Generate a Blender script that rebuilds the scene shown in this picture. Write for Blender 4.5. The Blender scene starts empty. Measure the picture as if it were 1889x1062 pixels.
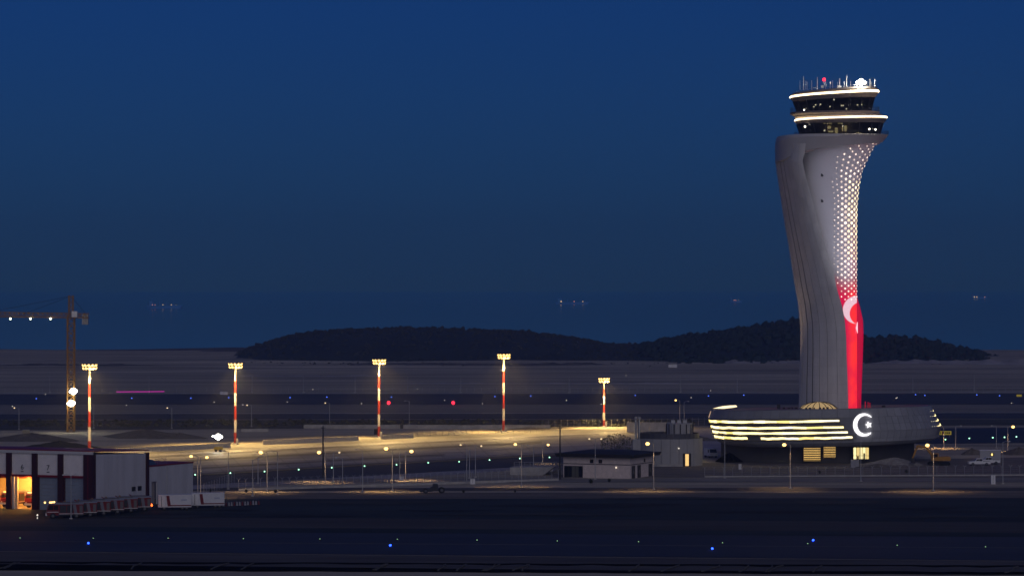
import bpy, bmesh, math, random
from mathutils import Vector, Matrix
random.seed(7)
S = bpy.context.scene
COL = S.collection
PI = math.pi
R = math.radians

# ------------------------------------------------------------------ camera
F = 6080.0          # focal length in photo pixels
HZ = 537.0          # photo row of the eye level
CH = 41.0           # eye height above the airfield
cam_d = bpy.data.cameras.new('camera')
cam = bpy.data.objects.new('camera', cam_d); COL.objects.link(cam)
cam.location = (0, 0, CH); cam.rotation_euler = (PI/2, 0, 0)
cam_d.sensor_width = 36; cam_d.lens = 36*F/1889.0; cam_d.shift_y = (HZ-531)/1889.0
cam_d.clip_start = 1; cam_d.clip_end = 400000
S.camera = cam
# ------------------------------------------------------------------ dusk sky
SUN_EL, SUN_AZ = R(25), R(168)          # the set sun's afterglow, behind the camera
w = bpy.data.worlds.new('World'); S.world = w; w.use_nodes = True
nt = w.node_tree
sky = nt.nodes.new('ShaderNodeTexSky'); sky.sky_type = 'NISHITA'; sky.sun_disc = False
sky.sun_elevation = SUN_EL; sky.sun_rotation = SUN_AZ
sky.ozone_density = 10; sky.air_density = 1.5; sky.dust_density = 0.0
tint = nt.nodes.new('ShaderNodeMix'); tint.data_type = 'RGBA'; tint.blend_type = 'MULTIPLY'
tint.inputs[0].default_value = 1; tint.inputs[7].default_value = (0.086, 0.300, 1.0, 1)
nt.links.new(sky.outputs[0], tint.inputs[6])
nt.links.new(tint.outputs[2], nt.nodes['Background'].inputs[0])
nt.nodes['Background'].inputs[1].default_value = 0.022
sun_d = bpy.data.lights.new('sun', 'SUN'); sun_d.energy = 0.49; sun_d.angle = R(60); sun_d.color = (1, 0.92, 0.86)
sun = bpy.data.objects.new('sun', sun_d); COL.objects.link(sun)
sun.rotation_euler = Vector((math.sin(SUN_AZ)*math.cos(SUN_EL), math.cos(SUN_AZ)*math.cos(SUN_EL), math.sin(SUN_EL))).to_track_quat('Z', 'Y').to_euler()
S.view_settings.view_transform = 'Standard'; S.view_settings.look = 'None'
S.view_settings.exposure = 0; S.view_settings.gamma = 1
S.cycles.use_denoising = True
S.cycles.max_bounces = 6
S.cycles.sample_clamp_indirect = 4

# ------------------------------------------------------------------ photo <-> place
def G(px, py, z=0.0):
    Y = (CH-z)*F/(py-HZ)
    return Vector(((px-944.5)*Y/F, Y, z))
def W(px, py, Y):
    return Vector(((px-944.5)*Y/F, Y, CH-(py-HZ)*Y/F))
def interp(tab, x):
    if x <= tab[0][0]: return tab[0][1]
    for (a, b), (c, d) in zip(tab, tab[1:]):
        if x <= c: return b+(d-b)*(x-a)/(c-a) if c > a else d
    return tab[-1][1]

# ------------------------------------------------------------------ materials
MATS = {}
def mat(name, col, rough=0.7, metal=0.0, var=0.0, scale=1.0, stretch=(1, 1, 1), bump=0.0, emit=None, estr=0.0, spec=0.3, var2=None, tone=0.0):
    if name in MATS: return MATS[name]
    m = bpy.data.materials.new(name); m.use_nodes = True
    t = m.node_tree; b = t.nodes['Principled BSDF']
    b.inputs['Base Color'].default_value = (*col, 1)
    b.inputs['Roughness'].default_value = rough; b.inputs['Metallic'].default_value = metal
    b.inputs['Specular IOR Level'].default_value = spec
    if var or bump:
        tc = t.nodes.new('ShaderNodeTexCoord'); mp = t.nodes.new('ShaderNodeMapping')
        mp.inputs['Scale'].default_value = stretch
        t.links.new(tc.outputs['Object'], mp.inputs[0])
        n = t.nodes.new('ShaderNodeTexNoise'); n.inputs['Scale'].default_value = scale; n.inputs['Detail'].default_value = 8
        n.inputs['Roughness'].default_value = 0.65
        t.links.new(mp.outputs[0], n.inputs['Vector'])
        if var:
            mr = t.nodes.new('ShaderNodeMapRange'); mr.inputs[1].default_value = 0.3; mr.inputs[2].default_value = 0.7
            t.links.new(n.outputs[0], mr.inputs[0])
            mx = t.nodes.new('ShaderNodeMix'); mx.data_type = 'RGBA'
            lo = [c*(1-var) for c in col]; hi = var2 or [min(1, c*(1+var)) for c in col]
            mx.inputs[6].default_value = (*lo, 1); mx.inputs[7].default_value = (*hi, 1)
            t.links.new(mr.outputs[0], mx.inputs[0]); t.links.new(mx.outputs[2], b.inputs['Base Color'])
        if bump:
            bp = t.nodes.new('ShaderNodeBump'); bp.inputs['Strength'].default_value = bump
            t.links.new(n.outputs[0], bp.inputs['Height']); t.links.new(bp.outputs[0], b.inputs['Normal'])
    if tone:
        oi = t.nodes.new('ShaderNodeObjectInfo'); tr_ = t.nodes.new('ShaderNodeMapRange'); tr_.inputs[3].default_value = 1-tone; tr_.inputs[4].default_value = 1+tone*.6
        t.links.new(oi.outputs['Random'], tr_.inputs[0])
        mm = t.nodes.new('ShaderNodeMix'); mm.data_type = 'RGBA'; mm.blend_type = 'MULTIPLY'; mm.inputs[0].default_value = 1
        lk = b.inputs['Base Color'].links
        if lk: t.links.new(lk[0].from_socket, mm.inputs[6])
        else: mm.inputs[6].default_value = (*col, 1)
        cc_ = t.nodes.new('ShaderNodeCombineColor')
        for q in range(3): t.links.new(tr_.outputs[0], cc_.inputs[q])
        t.links.new(cc_.outputs[0], mm.inputs[7]); t.links.new(mm.outputs[2], b.inputs['Base Color'])
    if emit:
        b.inputs['Emission Color'].default_value = (*emit, 1); b.inputs['Emission Strength'].default_value = estr
    MATS[name] = m; return m

# ------------------------------------------------------------------ mesh helpers
class MB:
    def __init__(s): s.v = []; s.f = []
    def add(s, vs, fs):
        o = len(s.v); s.v += [tuple(p) for p in vs]; s.f += [tuple(i+o for i in f) for f in fs]; return s
    def hexa(s, p): return s.add(p, [(0,3,2,1),(4,5,6,7),(0,1,5,4),(1,2,6,5),(2,3,7,6),(3,0,4,7)])
    def box(s, x0, x1, y0, y1, z0, z1):
        return s.hexa([(x0,y0,z0),(x1,y0,z0),(x1,y1,z0),(x0,y1,z0),(x0,y0,z1),(x1,y0,z1),(x1,y1,z1),(x0,y1,z1)])
    def tube(s, p, q, r0, r1=None, n=8, caps=True):
        p, q = Vector(p), Vector(q); r1 = r0 if r1 is None else r1
        d = (q-p).normalized(); a = d.orthogonal().normalized(); b = d.cross(a)
        vs = []
        for c, r in ((p, r0), (q, r1)):
            for i in range(n):
                t = 2*PI*i/n; vs.append(c+a*(math.cos(t)*r)+b*(math.sin(t)*r))
        fs = [(i, (i+1) % n, n+(i+1) % n, n+i) for i in range(n)]
        if caps: fs += [tuple(range(n))[::-1], tuple(range(n, 2*n))]
        return s.add(vs, fs)
    def prism(s, poly, y0, y1):               # xz outline, thickness along y
        n = len(poly)
        vs = [(x, y0, z) for x, z in poly]+[(x, y1, z) for x, z in poly]
        return s.add(vs, [tuple(range(n)), tuple(range(n, 2*n))[::-1]]+[(i, n+i, n+(i+1) % n, (i+1) % n) for i in range(n)])
    def plan(s, poly, z0, z1):                # xy outline, height along z
        n = len(poly)
        vs = [(x, y, z0) for x, y in poly]+[(x, y, z1) for x, y in poly]
        return s.add(vs, [tuple(range(n))[::-1], tuple(range(n, 2*n))]+[(i, (i+1) % n, n+(i+1) % n, n+i) for i in range(n)])
    def loft(s, rings, cap=True, closed=True):
        n = len(rings[0]); vs = [p for r in rings for p in r]; fs = []
        for j in range(len(rings)-1):
            for i in range(n if closed else n-1):
                k = (i+1) % n; fs.append((j*n+i, j*n+k, (j+1)*n+k, (j+1)*n+i))
        if cap: fs += [tuple(range(n))[::-1], tuple((len(rings)-1)*n+i for i in range(n))]
        return s.add(vs, fs)
    def ball(s, c, r, n=8, m=6, sz=1.0, jit=0.0):
        rings = []
        for j in range(m+1):
            t = PI*j/m; ring = []
            for i in range(n):
                a = 2*PI*i/n; k = r*(1+random.uniform(-jit, jit))
                ring.append((c[0]+k*math.sin(t)*math.cos(a), c[1]+k*math.sin(t)*math.sin(a), c[2]-k*sz*math.cos(t)))
            rings.append(ring)
        return s.loft(rings, cap=False)
    def mesh(s, name, m, smooth=False):
        me = bpy.data.meshes.new(name); me.from_pydata(s.v, [], s.f); me.materials.append(m)
        if smooth: me.polygons.foreach_set('use_smooth', [True]*len(me.polygons))
        me.validate(); me.update(); return me
    def build(s, name, m, parent=None, loc=None, smooth=False, rz=0):
        return link(name, s.mesh(name, m, smooth), parent, loc, rz)
def link(name, me, parent=None, loc=None, rz=0):
    o = bpy.data.objects.new(name, me); COL.objects.link(o)
    if parent: o.parent = parent
    if loc is not None: o.location = loc
    if rz: o.rotation_euler = (0, 0, rz)
    return o
def B(*a): return MB().box(*a)
def tag(o, label=None, cat=None, group=None, kind=None):
    if label: o['label'] = label
    if cat: o['category'] = cat
    if group: o['group'] = group
    if kind: o['kind'] = kind
    return o
def thing(name, label, cat, loc=(0, 0, 0), rz=0, group=None):
    o = bpy.data.objects.new(name, None); COL.objects.link(o); o.location = loc; o.rotation_euler = (0, 0, rz)
    o.empty_display_size = 0.5
    return tag(o, label, cat, group)
def children(o): return [c for c in COL.objects if c.parent == o]
KIDS = {}
def copy_tree(o, parent=None, kids=None):
    if kids is None:
        kids = {}
        for c in COL.objects:
            if c.parent: kids.setdefault(c.parent.name, []).append(c)
    c = o.copy(); COL.objects.link(c); c.parent = parent
    for ch in kids.get(o.name, []): copy_tree(ch, c, kids)
    return c
def structure(name, me_or_mb, m=None, smooth=False):
    o = me_or_mb.build(name, m, smooth=smooth); o['kind'] = 'structure'; return o
def lamp(name, kind, parent, loc, power, col, size=0.2, direction=None, cone=150, blend=0.6):
    d = bpy.data.lights.new(name, kind); d.energy = power; d.color = col; d.shadow_soft_size = size
    if kind == 'SPOT': d.spot_size = R(cone); d.spot_blend = blend
    o = bpy.data.objects.new(name, d); COL.objects.link(o); o.parent = parent; o.location = loc
    if direction: o.rotation_euler = Vector(direction).to_track_quat('-Z', 'Y').to_euler()
    return o

# materials
M_earth = mat('dry_earth', (0.42, 0.37, 0.27), 0.95, var=0.6, scale=0.03, stretch=(0.10, 1.4, 1), bump=0.3)
M_field = mat('dark_grass', (0.019, 0.030, 0.032), 0.95, var=0.75, scale=0.06, stretch=(0.12, 1.0, 1), bump=0.5)
M_asphalt = mat('asphalt', (0.030, 0.036, 0.048), 0.75, var=0.3, scale=0.04, stretch=(0.3, 1.5, 1), spec=0.4)
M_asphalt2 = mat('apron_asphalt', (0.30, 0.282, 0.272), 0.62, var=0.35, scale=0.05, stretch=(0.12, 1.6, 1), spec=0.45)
M_concrete = mat('concrete', (0.40, 0.38, 0.35), 0.85, var=0.25, scale=0.6, bump=0.2)
M_paving = mat('pale_paving', (0.235, 0.22, 0.19), 0.85, var=0.3, scale=0.1, stretch=(0.3, 1.4, 1))
M_shoulder = mat('shoulder_soil', (0.085, 0.078, 0.07), 0.95, var=0.4, scale=0.12, stretch=(0.3, 1.2, 1), bump=0.3)
M_line = mat('line_paint', (0.6, 0.58, 0.5), 0.7, var=0.3, scale=0.5)
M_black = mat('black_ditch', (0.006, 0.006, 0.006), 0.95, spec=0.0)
M_steel = mat('galvanised_steel', (0.42, 0.42, 0.42), 0.5, 0.5, var=0.15, scale=2)
M_dark = mat('dark_metal', (0.035, 0.035, 0.04), 0.5, 0.3)
M_white = mat('white_paint', (0.75, 0.74, 0.72), 0.5, var=0.1, scale=1.2)
M_red = mat('red_paint', (0.26, 0.022, 0.018), 0.6, var=0.2, scale=1.0)
M_truckred = mat('fire_engine_red', (0.15, 0.006, 0.012), 0.3, var=0.1, scale=1)
M_rubber = mat('rubber', (0.015, 0.015, 0.015), 0.85)
M_glass = mat('dark_glass', (0.012, 0.014, 0.018), 0.08, spec=0.6)
SODIUM = (1.0, 0.66, 0.24)
E_sodium = mat('sodium_lens', (1, .8, .5), 0.4, emit=(1.0, 0.60, 0.17), estr=3.4)
E_white = mat('white_lens', (1, 1, 1), 0.4, emit=(1.0, 0.96, 0.78), estr=14)
E_street = mat('street_lens', (1, .8, .5), 0.4, emit=(1.0, 0.58, 0.17), estr=3.6)
E_streetdim = mat('street_lens_dim', (1, .8, .5), 0.4, emit=(1.0, 0.70, 0.35), estr=1.6)
E_blue = mat('blue_lens', (.1, .2, 1), 0.4, emit=(0.02, 0.08, 1.0), estr=6)
E_bluedim = mat('blue_lens_far', (.1, .2, 1), 0.4, emit=(0.08, 0.18, 1.0), estr=1.6)
E_green = mat('green_lens', (.3, 1, .6), 0.4, emit=(0.42, 1.0, 0.62), estr=4)
E_greendim = mat('green_lens_dim', (.3, 1, .5), 0.4, emit=(0.45, 0.8, 0.35), estr=1.2)
E_pale = mat('pale_lens', (1, .9, .7), 0.4, emit=(1.0, 0.88, 0.70), estr=1.1)
E_redl = mat('red_lens', (1, .1, .1), 0.4, emit=(1.0, 0.02, 0.05), estr=3)
E_magenta = mat('magenta_lens', (1, .1, .8), 0.4, emit=(0.70, 0.02, 0.40), estr=.8)
E_amber = mat('amber_lens', (1, .6, .2), 0.4, emit=(1.0, 0.58, 0.2), estr=3)
E_tail = mat('tail_lens', (1, .2, .05), 0.4, emit=(1.0, 0.13, 0.02), estr=4)
M_taildim = mat('tail_lens_off', (0.3, 0.02, 0.02), 0.3)

# =================================================================== SETTING
def hnoise(x, y):
    return (math.sin(x*0.011+y*0.031)+math.sin(x*0.023-y*0.047+1.3)*0.6+math.sin(x*0.0047+y*0.083+2.1)*0.7+math.sin(x*0.041+y*0.11)*0.35)/2.6
m = MB(); xs = [-3200+64*i for i in range(101)]
ys = [-300, 0, 150, 300, 450]+[600+100*i for i in range(8)]+[1400+13*i for i in range(92)]
def gz(x, y):
    z = 0.0
    if y > 1420:
        k = min(1, (y-1420)/300); z = k*(hnoise(x, y)*1.6)
        z += k*interp([(1420, 0), (1900, 0.3), (2230, 1.2), (2330, -2), (2600, -34)], y)
    return z
vs = [(x, y, gz(x, y)) for y in ys for x in xs]; n = len(xs)
m.add(vs, [(j*n+i, j*n+i+1, (j+1)*n+i+1, (j+1)*n+i) for j in range(len(ys)-1) for i in range(n-1)])
structure('ground', m, M_earth, smooth=True)
m_sea = mat('sea_water', (0.014, 0.020, 0.045), 0.08, spec=0.5)
m = MB(); sx = [-150000, -20000, 20000, 150000]; sy = [2640, 8000, 30000, 330000]
m.add([(x, y, -30) for y in sy for x in sx], [(j*4+i, j*4+i+1, (j+1)*4+i+1, (j+1)*4+i) for j in range(3) for i in range(3)])
structure('sea', m, m_sea)

def strip(name, pts, z, m, kind='structure'):
    b = MB(); q = [G(px, py, z) for px, py in pts]
    b.add(q, [tuple(range(len(q)))])
    o = b.build(name, m); o['kind'] = kind; return o
def band(name, top, bot, z, m):       # left to right along the upper edge, back along the lower
    return strip(name, bot+top[::-1], z, m)
band('grass_field', [(-500, 919), (2400, 908)], [(-500, 990), (2400, 996)], 0.02, M_field)
band('taxiway', [(-500, 975), (2400, 993)], [(-500, 1011), (2400, 1038)], 0.05, M_asphalt)
band('taxiway_shoulder', [(-500, 1012), (2400, 1039)], [(-500, 1034), (2400, 1064)], 0.03, M_shoulder)
band('taxiway_centre_line', [(-500, 993.6), (2400, 1012.4)], [(-500, 994.6), (2400, 1013.4)], 0.06, mat('worn_line', (0.14, 0.13, 0.11), 0.8, var=.3, scale=.4))
band('service_road', [(-500, 899), (2400, 899)], [(-500, 904), (2400, 906)], 0.04, M_shoulder)
band('verge', [(-500, 909), (2400, 906.3)], [(-500, 921), (2400, 917)], 0.03, mat('verge_soil', (0.15, 0.13, 0.105), .95, var=.35, scale=.15, stretch=(.3, 1, 1)))
band('perimeter_path', [(430, 882), (2400, 881)], [(430, 889), (2400, 888)], 0.06, M_paving)
band('site_ground', [(1020, 858), (2400, 834)], [(1020, 880), (2400, 880)], 0.03, mat('site_soil', (0.17, 0.15, 0.135), .95, var=.4, scale=.25, stretch=(.4, 1.2, 1), bump=.4))
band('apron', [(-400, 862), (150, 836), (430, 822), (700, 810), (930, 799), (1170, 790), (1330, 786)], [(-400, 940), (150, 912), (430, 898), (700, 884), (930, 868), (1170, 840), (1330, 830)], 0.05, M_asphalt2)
# paler concrete lane along the masts and darker taxi lane nearer the camera
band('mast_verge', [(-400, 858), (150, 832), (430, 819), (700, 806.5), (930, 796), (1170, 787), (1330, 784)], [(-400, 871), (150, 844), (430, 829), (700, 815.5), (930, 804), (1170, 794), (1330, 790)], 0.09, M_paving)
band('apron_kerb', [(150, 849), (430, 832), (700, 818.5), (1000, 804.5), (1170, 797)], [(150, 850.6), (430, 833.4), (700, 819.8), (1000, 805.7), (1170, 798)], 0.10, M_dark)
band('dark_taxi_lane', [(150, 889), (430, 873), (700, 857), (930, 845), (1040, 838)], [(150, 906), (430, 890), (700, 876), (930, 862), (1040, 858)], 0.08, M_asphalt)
M_rwy = mat('runway_asphalt', (.075, .075, .080), .8, var=.3, scale=.04, stretch=(.15, 1.5, 1))
band('runway', [(-500, 727), (2400, 725)], [(-500, 746), (2400, 745)], 0.10, M_rwy)
band('runway_shoulder', [(-500, 746.4), (2400, 745.4)], [(-500, 763), (2400, 760)], 0.06, mat('runway_verge', (0.27, 0.24, 0.19), .9, var=.2, scale=.05, stretch=(.2, 1, 1)))
band('parallel_taxiway', [(-500, 764), (2400, 761)], [(-500, 774), (2400, 771)], 0.10, M_rwy)
band('parallel_taxiway_edge', [(-500, 762.6), (2400, 759.8)], [(-500, 763.3), (2400, 760.5)], 0.13, M_line)
band('runway_edge', [(-500, 724.6), (2400, 722.6)], [(-500, 725.6), (2400, 723.6)], 0.14, M_line)
band('scrub_ground', [(-500, 775), (2400, 772)], [(-500, 796), (1300, 786), (2400, 782)], 0.04, mat('scrub_soil', (0.085, 0.08, 0.062), .95, var=.45, scale=.06, stretch=(.3, 1.3, 1), bump=.4))
band('far_taxiway', [(1690, 790), (2400, 783)], [(1690, 818), (2400, 812)], 0.08, M_asphalt)
band('gravel_strip', [(-500, 948), (2400, 966)], [(-500, 966), (2400, 985)], 0.035, mat('gravel_soil', (.060, .056, .050), .95, var=.55, scale=.08, stretch=(.15, 1.2, 1), bump=.5))
def patch(name, cx, cy, w_, h_, z, m_):
    q = []
    for i in range(40):
        a = 2*PI*i/40; k = 1+.25*math.sin(3*a+cx)+.15*math.sin(8*a+cy)+random.uniform(-.08, .08); q.append(G(cx+w_*k*math.cos(a), cy+h_*k*math.sin(a), z))
    o = MB().add(q, [tuple(range(40))[::-1]]).build(name, m_); o['kind'] = 'structure'
M_darkpatch = mat('darker_grass', (.008, .010, .011), .95, var=.4, scale=.2); M_lite = mat('dry_grass', (.040, .044, .038), .95, var=.6, scale=.1, stretch=(.2, 1, 1), bump=.4)  # darker and lighter grass tones for the patches
for i, (a_, b_, c_, d_) in enumerate(((1060, 932, 130, 4), (1190, 930, 60, 3), (820, 941, 70, 2), (1400, 944, 90, 2), (560, 951, 80, 2), (1700, 937, 70, 2.2), (420, 940, 50, 1.6))): patch('grass_patch', a_, b_, c_, d_, .045+.004*i, M_darkpatch)
for i, (a_, b_, c_, d_) in enumerate(((700, 926, 120, 2.5), (1500, 926, 160, 3), (980, 948, 160, 2.5), (1760, 952, 120, 2), (300, 952, 90, 2), (1250, 918, 120, 1.8))): patch('grass_patch', a_, b_, c_, d_, .08+.004*i, M_lite)
# open ditch in the foreground: a real trench cut, bank stones across it
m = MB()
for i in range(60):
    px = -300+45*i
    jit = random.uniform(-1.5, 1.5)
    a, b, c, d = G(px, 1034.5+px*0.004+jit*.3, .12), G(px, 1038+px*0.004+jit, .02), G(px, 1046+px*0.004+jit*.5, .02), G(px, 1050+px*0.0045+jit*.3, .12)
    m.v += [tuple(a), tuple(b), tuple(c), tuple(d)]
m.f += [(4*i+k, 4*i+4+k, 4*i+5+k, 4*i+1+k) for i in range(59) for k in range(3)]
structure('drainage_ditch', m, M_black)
m = MB()
for i in range(26):
    px = random.uniform(-100, 2000); p0 = G(px, 1048+px*.0045, .05); p1 = G(px+random.uniform(14, 34), 1037+px*.004, .16)
    last = None
    for k in range(5):
        t = k/4; p = p0.lerp(p1, t)+Vector((random.uniform(-.3, .3), 0, .06)); 
        if last: m.tube(last, p, 0.14, 0.10, 5)
        last = p
o = m.build('ditch_debris', mat('pale_debris', (.10, .095, .085), .9, var=.3, scale=1)); tag(o, 'pale dry stalks and rubble lying across the dark foreground ditch', 'debris', kind='stuff')

def hill(name, sil, Yc, half, m, base=-4, rough=0.5, sink=0):
    b = MB(); nx = 150; nd = 15; x0, x1 = sil[0][0], sil[-1][0]
    for j in range(nd+1):
        d = -1+2*j/nd
        for i in range(nx+1):
            px = x0+(x1-x0)*i/nx
            Y = Yc+half*d; zc = CH-(interp(sil, px)-HZ)*Yc/F
            k = max(0, 1-d*d)**0.8
            X = (px-944.5)*Yc/F
            z = base+(zc-sink-base)*k+hnoise(X*3, Y*2)*rough*k
            b.v.append((X*Y/Yc, Y, z))
    b.f = [(j*(nx+1)+i, j*(nx+1)+i+1, (j+1)*(nx+1)+i+1, (j+1)*(nx+1)+i) for j in range(nd) for i in range(nx)]
    o = b.build(name, m, smooth=True); o['kind'] = 'structure'; return o
M_hill = mat('scrub_hill', (0.034, 0.044, 0.040), .95, var=.4, scale=.03, bump=.5)
SIL1 = [(380, 668), (420, 655), (465, 640), (500, 629), (550, 616), (600, 610), (700, 606), (780, 605), (870, 608), (960, 611), (1060, 623), (1110, 633), (1180, 637), (1260, 650), (1320, 668)]
SIL2 = [(1120, 668), (1160, 646), (1190, 636), (1230, 629), (1290, 623), (1340, 614), (1400, 606), (1440, 598), (1475, 596), (1530, 603), (1580, 622), (1600, 631), (1660, 625), (1700, 631), (1740, 640), (1790, 651), (1850, 660), (1920, 670)]
SIL3 = [(-700, 655), (-200, 649), (200, 647), (420, 642), (500, 643), (560, 652), (700, 662), (800, 672)]
SIL4 = [(1740, 668), (1800, 655), (1900, 650), (2200, 648), (2700, 652)]
hill('scrub_hill', SIL1, 2130, 260, M_hill, sink=.6)
hill('wooded_hill', SIL2, 2080, 240, M_hill, sink=2.0)
hill('bare_ridge', SIL3, 2240, 200, mat('bare_ridge', (.13, .11, .095), .95, var=.4, scale=.02, stretch=(.3, 1.5, 1)), rough=0.2)
hill('far_ridge', SIL4, 2350, 150, M_hill, rough=.2)
def foliage(name, sil, Yc, half, count, r0, r1, m, x0, x1, label, crest=0.35):
    b = MB(); drop = (r0+r1)*.55
    for i in range(count):
        px = random.uniform(x0, x1); d = random.uniform(-0.95, 0.15) if random.random() > crest else random.uniform(-.12, .08)
        Y = Yc+half*d; zc = CH-(interp(sil, px)-HZ)*Yc/F; k = max(0, 1-d*d)**0.8
        X = (px-944.5)*Y/F; z = -4+(zc+4)*k-drop
        r = random.uniform(r0, r1)*min(1, .2+(px-x0)/90, .2+(x1-px)/90); 
        for q in range(random.choice((1, 2, 3))):
            b.ball((X+random.uniform(-r, r), Y+random.uniform(-r, r), z+r*random.uniform(.2, .9)), r*random.uniform(.5, 1), 6, 4, random.uniform(.7, 1.2), 0.28)
    o = b.build(name, m); tag(o, label, 'trees', kind='stuff'); return o
M_leafdark = mat('dark_foliage', (0.028, 0.044, 0.042), .95, var=.3, scale=.2)
foliage('woodland', SIL2, 2080, 240, 2600, .8, 3.4, M_leafdark, 1130, 1880, 'dark woodland covering the hill behind the control tower')
foliage('hill_scrub', SIL1, 2130, 260, 2600, .3, 1.5, mat('scrub_foliage', (.042, .048, .044), .95, var=.25, scale=.2), 400, 1290, 'low dark scrub covering the long rounded hill')
m = MB()
for i in range(1500):
    px = random.uniform(430, 1800); py = 662+abs(random.gauss(0, 5))
    p = G(px, py); r = random.uniform(.2, .8)
    m.ball((p.x, p.y, .5+r*.2), r, 5, 3, .6, .3)
tag(m.build('plain_scrub', mat('plain_scrub', (.09, .09, .08), .95, var=.5, scale=.3)), 'scattered dark bushes on the plain below the hills', 'bushes', kind='stuff')
# pale spoil banks and graded tracks on the plain
def bank(name, px0, px1, py, wd, h_, m_):
    b = MB(); n = 90; prof = ((-1, 0), (-.5, .55), (-.1, 1), (.3, .8), (1, 0))
    for i in range(n+1):
        px = px0+(px1-px0)*i/n; g = G(px, py, .8); e_ = min(1, i/8, (n-i)/8); hh = h_*e_*(.7+.5*abs(hnoise(g.x*9, g.y))+random.uniform(-.12, .12))
        for d, k in prof: b.v.append((g.x, g.y+d*wd*(.8+.3*hnoise(g.x*5, 7)), gz(g.x, g.y)-.4+hh*k+random.uniform(-.1, .1)))
    b.f = [(5*i+k, 5*i+5+k, 5*i+6+k, 5*i+1+k) for i in range(n) for k in range(4)]
    o = b.build(name, m_); o['kind'] = 'structure'
M_bank = mat('spoil_bank', (.42, .39, .36), .95, var=.4, scale=.08, bump=.5)
bank('spoil_bank', 1325, 1600, 668, 22, 2.6, M_bank); bank('spoil_bank', 1590, 2300, 669, 24, 3.0, M_bank); bank('spoil_bank', 640, 1130, 671, 16, 1.6, mat('spoil_dark', (.12, .11, .10), .95, var=.6, scale=.1, bump=.5))
bank('spoil_bank', 420, 740, 690, 14, 1.0, M_bank); bank('spoil_bank', -300, 330, 676, 16, 1.2, mat('spoil_dark', (.12, .11, .10))); bank('spoil_bank', 700, 1300, 704, 10, .8, M_bank)
# low scrub on the ground between the parallel taxiway and the mast row
m = MB()
for i in range(900):
    p = G(random.uniform(-60, 1280), random.uniform(776, 787)); r = random.uniform(.25, .8)
    m.ball((p.x, p.y, r*.3), r, 5, 3, .8, .3)
tag(m.build('ground_scrub', mat('dry_scrub', (.06, .06, .035), .95, var=.5, scale=.4)), 'dry scrub on the strip behind the striped floodlight masts', 'scrub', kind='stuff')

# painted line, slab joints and tyre streaks on the apron
TOPE = [(-400, 871), (150, 844), (430, 829), (700, 815.5), (930, 804), (1170, 794)]; BOTE = [(-400, 936), (150, 889), (430, 873), (700, 857), (930, 845), (1040, 838), (1170, 832)]
def lane(f0, f1, name, z, m_, x0=-300, x1=1160):
    xs_ = [x0+(x1-x0)*i/24 for i in range(25)]
    up = [(x, interp(TOPE, x)+(interp(BOTE, x)-interp(TOPE, x))*f0) for x in xs_]; dn = [(x, interp(TOPE, x)+(interp(BOTE, x)-interp(TOPE, x))*f1) for x in xs_]
    b = MB(); b.add([G(*p, z) for p in up]+[G(*p, z) for p in dn], [(25+i, 26+i, i+1, i) for i in range(24)]); o = b.build(name, m_); o['kind'] = 'structure'
M_str1 = mat('tyre_streak', (.13, .12, .115), .7, var=.5, scale=.1, stretch=(.1, 1, 1)); M_str2 = mat('worn_slab', (.42, .39, .36), .7, var=.4, scale=.1, stretch=(.1, 1, 1))
for i, (f0, f1, mm_, a_, b_) in enumerate(((.10, .15, M_str1, -300, 900), (.22, .25, M_str2, 100, 1100), (.31, .39, M_str1, 200, 1000), (.44, .46, M_str2, -100, 700), (.52, .60, M_str2, 350, 1120), (.66, .72, M_str1, -200, 820), (.78, .81, M_str2, 150, 980), (.88, .97, M_str1, 0, 1100))):
    lane(f0, f1, 'tyre_streaks' if mm_ is M_str1 else 'worn_slabs', .115+.004*i, mm_, a_, b_)
lane(.965, .978, 'apron_line', .16, mat('yellow_line', (.45, .33, .05), .7, var=.3, scale=.5))
m = MB()
for i in range(30):
    px = -60+41*i; a, b = G(px-18, interp(TOPE, px-18), .17), G(px+26, interp(BOTE, px+26), .17); d = Vector((.045, 0, 0)); m.add([a-d, b-d, b+d, a+d], [(0, 1, 2, 3)])
structure('slab_joints', m, mat('joint_tar', (.03, .03, .03), .8))
# =================================================================== CONTROL TOWER
TY = (CH)*F/(848-HZ); TS = F/TY       # distance, pixels per metre
TX = (1530-944.5)/TS
tower = thing('control_tower', 'tall tulip shaped airport control tower with red lit shaft and round podium', 'control tower', (TX, TY, 0))
def lx(px): return (px-1530)/TS
def lz(py): return (848-py)/TS
def lxd(px, y): return (px-944.5)*(TY+y)/F-TX
def lzd(py, y): return CH-(py-HZ)*(TY+y)/F
M_shell = mat('tower_shell_panel', (0.64, 0.615, 0.585), .6, .0, var=.13, scale=.5, stretch=(1, 1, .15), tone=.05)
M_seam = mat('tower_seam', (0.07, 0.068, 0.07), .8)
M_pod = mat('podium_cladding', (0.22, 0.222, 0.235), .5, .1, var=.12, scale=.4)
M_podpanel = mat('podium_panel', (0.33, 0.335, 0.35), .5, .15, var=.1, scale=.35, tone=.10)

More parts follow.
